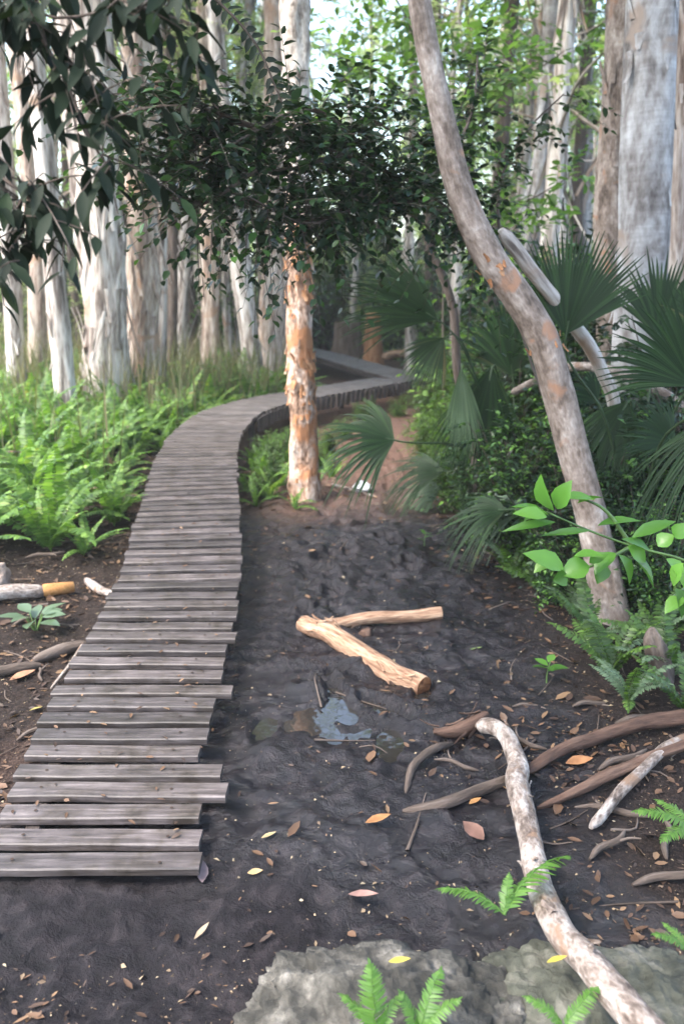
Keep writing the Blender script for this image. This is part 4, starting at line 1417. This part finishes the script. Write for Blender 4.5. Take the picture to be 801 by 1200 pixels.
# ------------------------------------------------------------------ rocks
def rock(name, label, c, size, mat, seed, sub=5, pit=.05):
    import bmesh
    bm = bmesh.new()
    bmesh.ops.create_icosphere(bm, subdivisions=sub, radius=1)
    v = np.array([list(x.co) for x in bm.verts])
    f = np.array([[q.index for q in x.verts] for x in bm.faces])
    bm.free()
    sgn = np.sign(v)
    v = sgn * np.abs(v) ** .72
    d = 1 + .28 * fbm(v * 1.1 + seed, 3) + .12 * fbm(v * 3.2 + seed, 3)
    q = v * np.array(size) * d[:, None]
    pits = np.clip(fbm(q * 19 + seed, 5, .62), -1, 1)
    q = q * (1 - (pit * np.clip(np.abs(pits) * 2, 0, 1) - .02))[:, None] + norm(v) * (.012 * fbm(q * 40 + seed, 3))[:, None]
    g = Geo()
    g.add(q, f)
    o = g.build(name, mat)
    o.location = tuple(c)
    return tag(o, label, 'rock')


pr = PG(455, 1165)
rock('rock', 'pale pitted limestone rock at the bottom behind the bright fern', np.array([.16, 1.5, -.03]), (.38, .25, .15), M['rock'], 3.1, 6, .15)
rock('rock', 'dark mossy rock half under the pale branch at the bottom right', np.array([.62, 1.55, -.05]), (.36, .3, .15), M['mossy_rock'], 8.4, 6, .14)
rock('rock', 'buff boulder cut by the left edge above the log', PG(-6, 690) + np.array([0, 0, .03]), (.08, .08, .11), M['buff_stone'], 5.5, 4, .05)
rock('stone', 'small brown stone lying between the two pale logs', PG(428, 742), (.03, .025, .02), M['red_bark'], 2.5, 3, .05)


def top_of(px, py, names=('rock',)):
    return PG(px, py)


hand_fern('upright bright fern frond in front of the pale rock at the bottom', P(440, 1222, .16), [(1.75, -.5, .85, 0, 0), (2.7, -.1, .6, .2, 1), (.5, -.1, .55, -.2, 1)])
hand_fern('small bright fern sprig right of the upright frond at the bottom edge', P(490, 1215, .15), [(.9, -.1, .7, 0, 1), (2.4, -.2, .5, 0, 0), (.2, .0, .6, 0, 1)])
hand_fern('bright fern frond arching over the pale bent branch', P(590, 1072, .12), [(.28, .35, 1.35, -.55, 1), (2.9, .5, .9, .3, 1), (1.2, .1, .5, 0, 0)])
hand_fern('blurry green fern at the right edge beside the roots', P(815, 975, .12), [(2.9, .4, .95, 0, 1), (2.3, .3, .7, 0, 1), (3.6, .5, .8, 0, 1)])
hand_fern('small bright fern sprig in the bottom right beside the pale branch', P(660, 1205, .15), [(.5, .2, .6, 0, 1), (2.6, .2, .5, 0, 1)])
hand_fern('small green fern at the lower right edge above the mossy rock', P(806, 1115, .15), [(3.0, .2, .5, 0, 1), (2.2, .2, .4, 0, 1)])

# darker ferns and fronds at the foot of the palms
dark_frond = [frond_geo(.5, 20, .07, a).build('frond', M['palm_grey' if i else 'mid_leaf']) for i, a in enumerate((.8, 1.0))]
DF = [o.data for o in dark_frond]
for o in dark_frond:
    bpy.data.objects.remove(o)
for px, y, s, lab in [(715, 3.35, .8, 'fern with drooping fronds at the base of the leaning tree'), (690, 3.7, .7, 'grey green fern behind the bright sapling'), (735, 3.1, .6, 'fern low under the bright sapling'), (650, 4.3, .7, 'shadowed fern left of the leaning tree'), (600, 4.7, .6, 'shadowed fern at the edge of the mud under the palms'),
                      (780, 3.3, .8, 'fern under the sapling near the brown stump'), (560, 6.0, .6, 'fern at the right side of the mud lane under the palm'), (770, 3.6, .7, 'dark fern behind the brown stump at the right edge'), (670, 4.05, .6, 'dark fern pressed against the left side of the leaning tree'), (625, 4.5, .55, 'low dark fern between the seedling and the palms'), (800, 3.0, .6, 'dark fern above the long brown root at the right edge')]:
    fern(G(px, y), s, lab, None, DF, n=8)
for px, y, s in [(290, 6.7, .4), (298, 7.6, .42), (318, 6.5, .38), (336, 7.9, .4), (345, 6.3, .3), (300, 6.35, .34), (326, 8.2, .36), (310, 6.9, .45), (300, 7.2, .4), (330, 6.9, .42), (326, 7.4, .4), (372, 6.9, .4), (388, 7.3, .36), (308, 7.7, .36), (378, 7.8, .4)]:
    fern(G(px, y), s, 'small green fern at the foot of the orange peeling tree', 'ferns at the foot of the peeling tree', FROND_MESH, n=8)


# ------------------------------------------------------------------ logs, branches, roots
def log(name, label, pts, r, mat, cat='log', seg=18, amp=.12, ridge=.12, capmat=None, nflap=0, fl=(.03, .1), fw=(.012, .03), fs=7, step=.02, loc=None, twigs=()):
    pts = np.array(pts)
    L = arc(pts)[-1]
    pth = spline(pts, max(8, int(L / step)))
    g = Geo()
    mats = [mat]
    if capmat is not None:
        mats.append(capmat)
    rad = np.interp(np.linspace(0, 1, len(pth)), np.linspace(0, 1, len(np.atleast_1d(r))), np.atleast_1d(r))
    uu = np.linspace(0, 1, len(pth))
    if capmat is None:
        e_ = min(.25, .035 / L)
        rad = rad * (.45 + .55 * smooth(0, e_, uu)) * (.45 + .55 * smooth(0, e_, 1 - uu))
    pth = pth + np.stack([fbm(np.stack([uu * L * 5, uu * 0 + k_ * 9.1, uu * 0 + len(pts)], -1), 2) for k_ in range(3)], -1) * np.mean(rad) * .35
    tube(g, pth, rad, seg=seg, amp=amp * 1.3, ridge=ridge, fk=1.4, fs=fs, capmi=1 if capmat else None)
    if nflap:
        flaps(g, pth, rad, nflap, fw[0], fw[1], fl[0], fl[1], out=.35)
    for (tp, tr2) in twigs:
        tube(g, spline(np.array(tp), 12), tr2, seg=8, amp=.15)
    o = g.build(name, mats, origin=pth[0])
    return tag(o, label, cat)


def on(px, py, r):
    p = PG(px, py)
    return np.array([p[0], p[1], gz(p[0], p[1]) + r])


a, b = on(356, 738, .03), on(494, 815, .03)
log('log', 'split pale orange log lying diagonally on the mud, nearer of the two', [a + UP * .02, (a + b) / 2 + UP * .015, b], [.044, .052, .052, .046], M['bare_wood'], capmat=M['rot_wood'], nflap=16, amp=.16, ridge=.14, fl=(.03, .1), fw=(.008, .022))
a, b = on(384, 736, .026), on(516, 724, .03)
log('log', 'straight pale brown log behind the diagonal one on the mud', [a, (a + b) / 2, b], [.028, .033, .036], M['bare_wood'], capmat=M['rot_wood'], nflap=3, amp=.12, ridge=.1)
a, b = on(-40, 712, .04), on(88, 695, .035)
gl = log('log', 'grey log with a fresh orange cut end lying at the left edge', [a, (a * .5 + b * .5) + UP * .01, b * .72 + a * .28], [.042, .04, .036], M['branch_bark'], amp=.1)
e0 = b * .72 + a * .28
cg = Geo()
tube(cg, np.array([e0 - (b - a) * .02, e0, (b + e0) / 2, b * .97 + e0 * .03, b]), [.03, .034, .033, .03, .018], seg=16, amp=.06)
ce = cg.build('cut_end', M['cut_wood'], gl, e0 * 0 + np.array(gl.location))
log('stick', 'short grey stick resting against the left side of the boardwalk', [on(101, 684, .03), on(122, 700, .03), on(140, 706, .04)], [.022, .026, .022], M['branch_bark'], 'stick', seg=10)
log('stick', 'dark rotten stick below the grey green plant on the left', [on(40, 778, .02), on(70, 768, .02), on(104, 760, .02)], [.024, .03, .022], M['brown_bark'], 'stick', seg=10)
log('stick', 'dark stick at the left edge near the first boards', [on(-20, 795, .02), on(20, 790, .025), on(48, 785, .02)], [.024, .024, .02], M['brown_bark'], 'stick', seg=10)
log('stick', 'slim dry stick propped along the left board ends', [on(60, 812, .02), on(80, 790, .03), on(98, 765, .05)], [.007, .008, .006], M['branch_bark'], 'stick', seg=8)

# pale bent branch, right foreground
bb = [on(560, 856, .03), on(578, 866, .05), on(594, 884, .065), on(602, 908, .07), on(604, 940, .07), on(616, 990, .065), on(628, 1045, .075), P(650, 1085, .12), P(694, 1138, .17), P(735, 1178, .2), P(778, 1225, .22), P(830, 1290, .23)]
log('fallen_branch', 'pale bent branch arching over the mud down to the bottom right', bb, [.028, .032, .037, .036, .034, .034, .036, .037, .036, .036], M['branch_bark'], 'branch', seg=22, amp=.16, ridge=.08, nflap=16, fl=(.02, .07), fw=(.01, .03), step=.012)
log('stick', 'red brown splintered piece at the top end of the pale bent branch', [on(508, 862, .02), on(540, 850, .035), on(570, 846, .03)], [.016, .03, .024], M['red_bark'], 'stick', seg=14, amp=.5, ridge=.4, nflap=10)
log('root', 'long brown root running right from the bend of the pale branch', [on(612, 912, .02), on(660, 888, .035), on(720, 868, .045), on(815, 855, .06)], [.016, .024, .026, .03], M['red_bark'], 'root', seg=16, amp=.42, ridge=.3, fs=5)
log('root', 'lower brown root curving under the long one', [on(630, 950, .01), on(680, 935, .03), on(740, 905, .035), on(812, 885, .05)], [.012, .02, .022, .022], M['red_bark'], 'root', seg=16, amp=.42, ridge=.3, fs=5)
log('stick', 'pale grey branch pointing down left among the brown roots', [on(692, 978, .025), on(735, 930, .035), on(775, 893, .05), on(830, 870, .06)], [.017, .02, .02, .018], M['branch_bark'], 'stick', seg=12, amp=.15)
log('root', 'dark muddy root curving across the mud left of the pale branch', [on(472, 952, .005), on(520, 946, .018), on(570, 925, .02), on(600, 912, .012)], [.012, .02, .02, .014], M['brown_bark'], 'root', seg=10, amp=.2)
log('root', 'dark upright root loop in the mud above the muddy root', [on(475, 930, .0), on(485, 900, .012), on(512, 880, .016), on(530, 872, .005)], [.01, .015, .015, .01], M['brown_bark'], 'root', seg=10, amp=.2)
log('stump', 'knobbly brown stump standing at the foot of the palm on the right', [on(778, 800, -.05), on(774, 800, .04) + UP * .02, V(768, 752, on(774, 800, 0)[1]), V(764, 735, on(774, 800, 0)[1])], [.065, .05, .05, .03], M['brown_bark'], 'stump', seg=20, amp=.6, ridge=.4)
log('dead_branch', 'pale dead stem leaning behind the big palm frond', [G(730, 4.75), V(704, 430, 4.55), V(636, 334, 4.25), V(588, 268, 4.15)], [.04, .036, .036, .034], M['paperbark'], 'stem', seg=14, amp=.1)
log('dead_branch', 'broken pale stem slanting low behind the palms', [V(600, 460, 6.0), V(690, 430, 5.4), V(790, 470, 5.0), G(850, 4.9)], [.03, .03, .034, .036], M['branch_bark'], 'stem', seg=12, amp=.1)
log('stick', 'thin twig lying across the reddish lane in the distance', [on(388, 566, .02), on(410, 574, .03), on(440, 584, .02)], [.012, .014, .01], M['branch_bark'], 'stick', seg=8)
log('log', 'long pale log lying beyond the far boards of the walk', [V(448, 418, 16.5), V(480, 412, 16.8), V(520, 408, 17)], [.07, .08, .07], M['bare_wood'], seg=10)
log('stick', 'pale stick at the far right corner of the boardwalk', [on(498, 474, .03), on(512, 470, .04), on(524, 468, .03)], [.03, .035, .03], M['branch_bark'], 'stick', seg=8)

# sticks strewn on the dark soil to the left and right
stick_proto = None
for px, py, rz, sc_ in [(30, 655, .3, 1), (70, 640, 1.2, .8), (110, 655, 2.2, .7), (15, 735, 1.0, .9), (60, 735, .2, .6), (20, 870, .9, .8), (5, 830, 2.4, .8), (50, 800, 2.0, .6), (120, 640, .6, .7), (700, 905, .5, 1.1), (760, 960, 2.8, 1.0), (690, 1010, .7, .9),
                        (740, 1040, .2, 1.1), (640, 880, 2.5, .8), (720, 850, .15, 1.2), (780, 1010, 1.2, .9), (560, 905, 2.7, .7), (670, 830, .4, .9), (600, 830, .2, .7)]:
    p = on(px, py, .008)
    if stick_proto is None:
        q = np.array([[-.11, 0, 0], [-.04, .012, .006], [.04, -.01, .008], [.12, .015, 0]])
        stick_proto = log('dead_stick', 'x', q, [.009, .012, .011, .006], M['brown_bark'], 'stick', seg=9, amp=.2, twigs=[(np.array([[.03, -.008, .006], [.06, -.04, .02], [.075, -.07, .025]]), [.006, .003])])
        so_ = stick_proto
    else:
        so_ = stick_proto.copy()
        col.objects.link(so_)
    so_.location = tuple(p)
    so_.rotation_euler = (rng.uniform(-.4, .4), rng.normal(0, .06), rz)
    so_.scale = (sc_,) * 3
    if px < 300:
        tag(so_, 'short dark dead stick on the bare soil left of the boardwalk', 'stick', 'dead sticks left of the boardwalk')
    else:
        tag(so_, 'short dark dead stick among the roots on the right', 'stick', 'dead sticks among the roots')

# crumpled white rubbish on the lane
cr = PG(424, 576)
import bmesh
bm = bmesh.new()
bmesh.ops.create_icosphere(bm, subdivisions=3, radius=1)
v = np.array([list(x.co) for x in bm.verts]); f = np.array([[q.index for q in x.verts] for x in bm.faces]); bm.free()
v = v * (1 + .5 * fbm(v * 2 + 5, 3))[:, None] * np.array([.07, .06, .05])
g = Geo(); g.add(v, f)
o = g.build('crumpled_paper', M['white_litter'], smooth_shade=False); o.location = tuple(cr + UP * .04)
tag(o, 'crumpled white paper scrap on the reddish lane', 'litter')

# ------------------------------------------------------------------ big single dead leaves
DL = [(428, 968, .085, .035, (.42, .2, .08), 'orange brown curled leaf on the mud left of the muddy root', .3), (408, 1052, .085, .034, (.34, .2, .17), 'pinkish brown dead leaf on the mud above the pale rock', -.2), (237, 1038, .08, .035, (.3, .22, .23), 'mauve dead leaf at the corner of the first board', 1.7),
      (566, 988, .09, .055, (.22, .12, .09), 'broad brown dead leaf left of the pale bent branch', 2.2), (662, 898, .1, .05, (.42, .2, .09), 'broad orange dead leaf between the two brown roots', .1), (549, 946, .05, .026, (.5, .26, .1), 'small orange leaf beside the muddy root', .5),
      (306, 986, .05, .02, (.5, .38, .2), 'small straw coloured leaf on the mud right of the boards', .4), (290, 1027, .045, .02, (.48, .34, .16), 'small yellow brown leaf on the mud near the first board', .1), (228, 1105, .06, .018, (.4, .3, .2), 'long tan leaf on the bare soil before the boardwalk', 1.0),
      (455, 1129, .05, .02, (.6, .5, .08), 'yellow leaf lying on the rocks at the bottom', 0), (12, 800, .11, .06, (.42, .22, .13), 'large pale orange leaf at the left edge by the boards', .6), (35, 836, .05, .03, (.45, .36, .1), 'yellow leaf at the left beside the boards', .3),
      (618, 672, .05, .02, (.3, .24, .1), 'x', .3), (550, 763, .06, .022, (.25, .34, .12), 'greenish leaf on the mud right of the logs', .1), (640, 1130, .05, .02, (.6, .48, .08), 'yellow leaf on the mossy rock beside the pale branch', .2)]
for px, py, L, W, c, lab, rz in DL:
    if lab == 'x':
        continue
    c = tuple(q_ * .6 for q_ in c)
    p = PG(px, py)
    z = gz(p[0], p[1]) + .012
    if py > 1110:
        p = P(px, py, .16); z = .165
    if py > 1110 and px < 300:
        p = PG(px, py); z = gz(p[0], p[1]) + .012
    g = Geo()
    leaves(g, [[0, 0, 0]], [[math.cos(rz), math.sin(rz), .05]], [[rng.normal(0, .2), rng.normal(0, .2), 1]], [L], [W], shape=LEAF_HI, fold=.3, curl=-.12)
    mname = 'leaf_%d_%d' % (px, py)
    o = g.build('dead_leaf', flatmat(mname, c, .55))
    o.location = (p[0], p[1], z)
    tag(o, lab, 'leaf')

# ------------------------------------------------------------------ leaf litter (uncountable)
lg = Geo()
NL = 26000
lx = np.concatenate([rng.uniform(-2.6, 2.8, NL), rng.normal(0, 2.2, 3500), rng.uniform(.45, 2.2, 1500), rng.uniform(-1.9, -.7, 1500)])
ly = np.concatenate([1.2 + 7 * rng.random(NL) ** 1.3, rng.uniform(5.5, 12, 3500), rng.uniform(1.5, 4.2, 1500), rng.uniform(2.4, 5.5, 1500)])
lz = ground_z(lx, ly)
dl_ = dist_line(lx, ly, LANEC)
dw_ = dist_line(lx, ly, WC)
keep = (rng.random(len(lx)) < np.clip(.16 + .9 * smooth(.5, 1.1, dl_) + .8 * smooth(5.6, 7, ly) + .35 * smooth(2.3, 1.6, ly), 0, 1)) & (dw_ > .3) & (rng.random(len(lx)) < .28 + smooth(-.1, .3, fbm(np.stack([lx * 2.3, ly * 2.3, lx * 0 + 8], -1), 4)))
lx, ly, lz = lx[keep], ly[keep], lz[keep]
k = len(lx)
an = rng.uniform(0, 6.28, k)
ll = rng.uniform(.012, .05, k) * rng.choice([.5, 1, 1.6], k, p=[.55, .37, .08])
leaves(lg, np.stack([lx, ly, lz + .006], -1), np.stack([np.cos(an), np.sin(an), rng.normal(0, .15, k)], -1), np.array([0, 0, 1.0]) + rng.normal(0, .35, (k, 3)), ll, ll * rng.uniform(.25, .55, k), shape=LEAF_MID, fold=.3, curl=-.1)
nk = 17000
kx, ky = rng.uniform(-2.4, 2.6, nk), 1.25 + 5 * rng.random(nk) ** 1.6
kd = dist_line(kx, ky, WC)
km = (kd > .34) & (rng.random(nk) < .35 + .65 * smooth(.4, 1.2, dist_line(kx, ky, LANEC)) + .4 * smooth(2.2, 1.7, ky))
kx, ky = kx[km], ky[km]
k2 = len(kx)
an = rng.uniform(0, 6.28, k2)
ll = rng.uniform(.004, .014, k2) * rng.choice([.6, 1, 1.8], k2, p=[.5, .4, .1])
kg = Geo()
leaves(kg, np.stack([kx, ky, ground_z(kx, ky) + .004], -1), np.stack([np.cos(an), np.sin(an), rng.normal(0, .3, k2)], -1), np.array([0, 0, 1.0]) + rng.normal(0, .5, (k2, 3)), ll, ll * rng.uniform(.3, .8, k2), shape=None)
tag(kg.build('bark_chips', M['chips']), 'small straw coloured bark chips trodden into the mud', 'bark chips', kind='stuff')
# some on the boards
nb = 160
s = arc(WC)
u = rng.uniform(0, s[-1] * .6, nb) * rng.random(nb) ** .4
cx = np.stack([np.interp(u, s, WC[:, q]) for q in range(3)], -1)
cx[:, 0] += rng.uniform(-.28, .3, nb)
cx[:, 2] += .006
an = rng.uniform(0, 6.28, nb)
ll = rng.uniform(.012, .035, nb)
leaves(lg, cx, np.stack([np.cos(an), np.sin(an), rng.normal(0, .1, nb)], -1), np.array([0, 0, 1.0]) + rng.normal(0, .2, (nb, 3)), ll, ll * .4, shape=LEAF_MID)
tag(lg.build('leaf_litter', M['litter']), 'brown and straw coloured leaf litter scattered over mud and soil', 'leaf litter', kind='stuff')
# twigs
tg = Geo()
for _ in range(420):
    x, y = rng.uniform(-2.6, 2.8), 1.3 + 6 * rng.random() ** 1.2
    if dist_line(np.array([x]), np.array([y]), WC)[0] < .38:
        continue
    dlx = dist_line(np.array([x]), np.array([y]), LANEC)[0]
    if rng.random() > .15 + .85 * smooth(.5, 1.1, np.array([dlx]))[0]:
        continue
    a, l = rng.uniform(0, 6.28), rng.uniform(.06, .35)
    p = np.array([[x + math.cos(a) * l * t, y + math.sin(a) * l * t, 0] for t in (-.5, 0, .5)])
    p += rng.normal(0, .012, (3, 3))
    p[:, 2] = ground_z(p[:, 0], p[:, 1]) + .004
    tube(tg, spline(p, 6), [.004 * rng.uniform(.5, 1.6), .002], seg=5, cap=False)
tag(tg.build('twig_litter', M['brown_bark']), 'thin dead twigs scattered over the soil', 'twigs', kind='stuff')

# ------------------------------------------------------------------ thin haze volume, added to pale the background
hz = Geo()
hv = np.array([[x, y, z] for x in (-130.0, 130.0) for y in (-70.0, 330.0) for z in (-3.0, 26.0)])
hz.add(hv, np.array([[0, 1, 3, 2], [4, 6, 7, 5], [0, 4, 5, 1], [2, 3, 7, 6], [0, 2, 6, 4], [1, 5, 7, 3]]))
hm, hnt, hN, hL = newmat('added_haze')
pv = hN.new('ShaderNodeVolumePrincipled')
pv.inputs['Color'].default_value = (.95, .97, .96, 1)
pv.inputs['Density'].default_value = .0022
pv.inputs['Anisotropy'].default_value = .2
ho = hN.new('ShaderNodeOutputMaterial')
hL.new(pv.outputs[0], ho.inputs['Volume'])
tag(hz.build('haze', hm, smooth_shade=False), 'thin pale haze added to wash out the distant trunks', 'haze', kind='stuff')

# ------------------------------------------------------------------ light, sky, camera
w = bpy.data.worlds.new('World')
scene.world = w
w.use_nodes = True
nt = w.node_tree
nt.nodes.clear()
sky = nt.nodes.new('ShaderNodeTexSky')
sky.sky_type = 'NISHITA'
sky.sun_disc = False
AZ, EL = math.radians(-118), math.radians(55)      # from the left, behind the viewer
sky.sun_elevation = EL
sky.sun_rotation = AZ
sky.dust_density = 3.0
sky.air_density = 1.2
bgn = nt.nodes.new('ShaderNodeBackground')
bgn.inputs['Strength'].default_value = .15
out = nt.nodes.new('ShaderNodeOutputWorld')
nt.links.new(sky.outputs[0], bgn.inputs['Color'])
nt.links.new(bgn.outputs[0], out.inputs['Surface'])
sun = bpy.data.lights.new('sun', 'SUN')
sun.energy = 1.5
sun.angle = math.radians(25)
sun.color = (1, .96, .9)
so = bpy.data.objects.new('sun', sun)
col.objects.link(so)
d = Vector((math.sin(AZ) * math.cos(EL), math.cos(AZ) * math.cos(EL), math.sin(EL)))
so.rotation_euler = d.to_track_quat('Z', 'Y').to_euler()
so.location = d * 30

cam = bpy.data.cameras.new('camera')
co = bpy.data.objects.new('camera', cam)
col.objects.link(co)
co.location = (0, 0, CAMZ)
co.rotation_euler = (math.pi / 2 - PITCH, 0, 0)
cam.sensor_fit = 'VERTICAL'
cam.sensor_height = 24
cam.lens = 24 * F / 1200
cam.clip_start = .05
cam.clip_end = 600
cam.dof.use_dof = True
cam.dof.focus_distance = 2.7
cam.dof.aperture_fstop = 1.8
scene.camera = co

scene.render.engine = 'CYCLES'
scene.cycles.use_denoising = True
try:
    scene.cycles.denoiser = 'OPENIMAGEDENOISE'
except Exception:
    pass
scene.cycles.max_bounces = 6
scene.cycles.transmission_bounces = 3
scene.cycles.diffuse_bounces = 4
scene.view_settings.view_transform = 'Standard'
scene.view_settings.look = 'None'
scene.view_settings.gamma = 1
scene.view_settings.exposure = 2.6
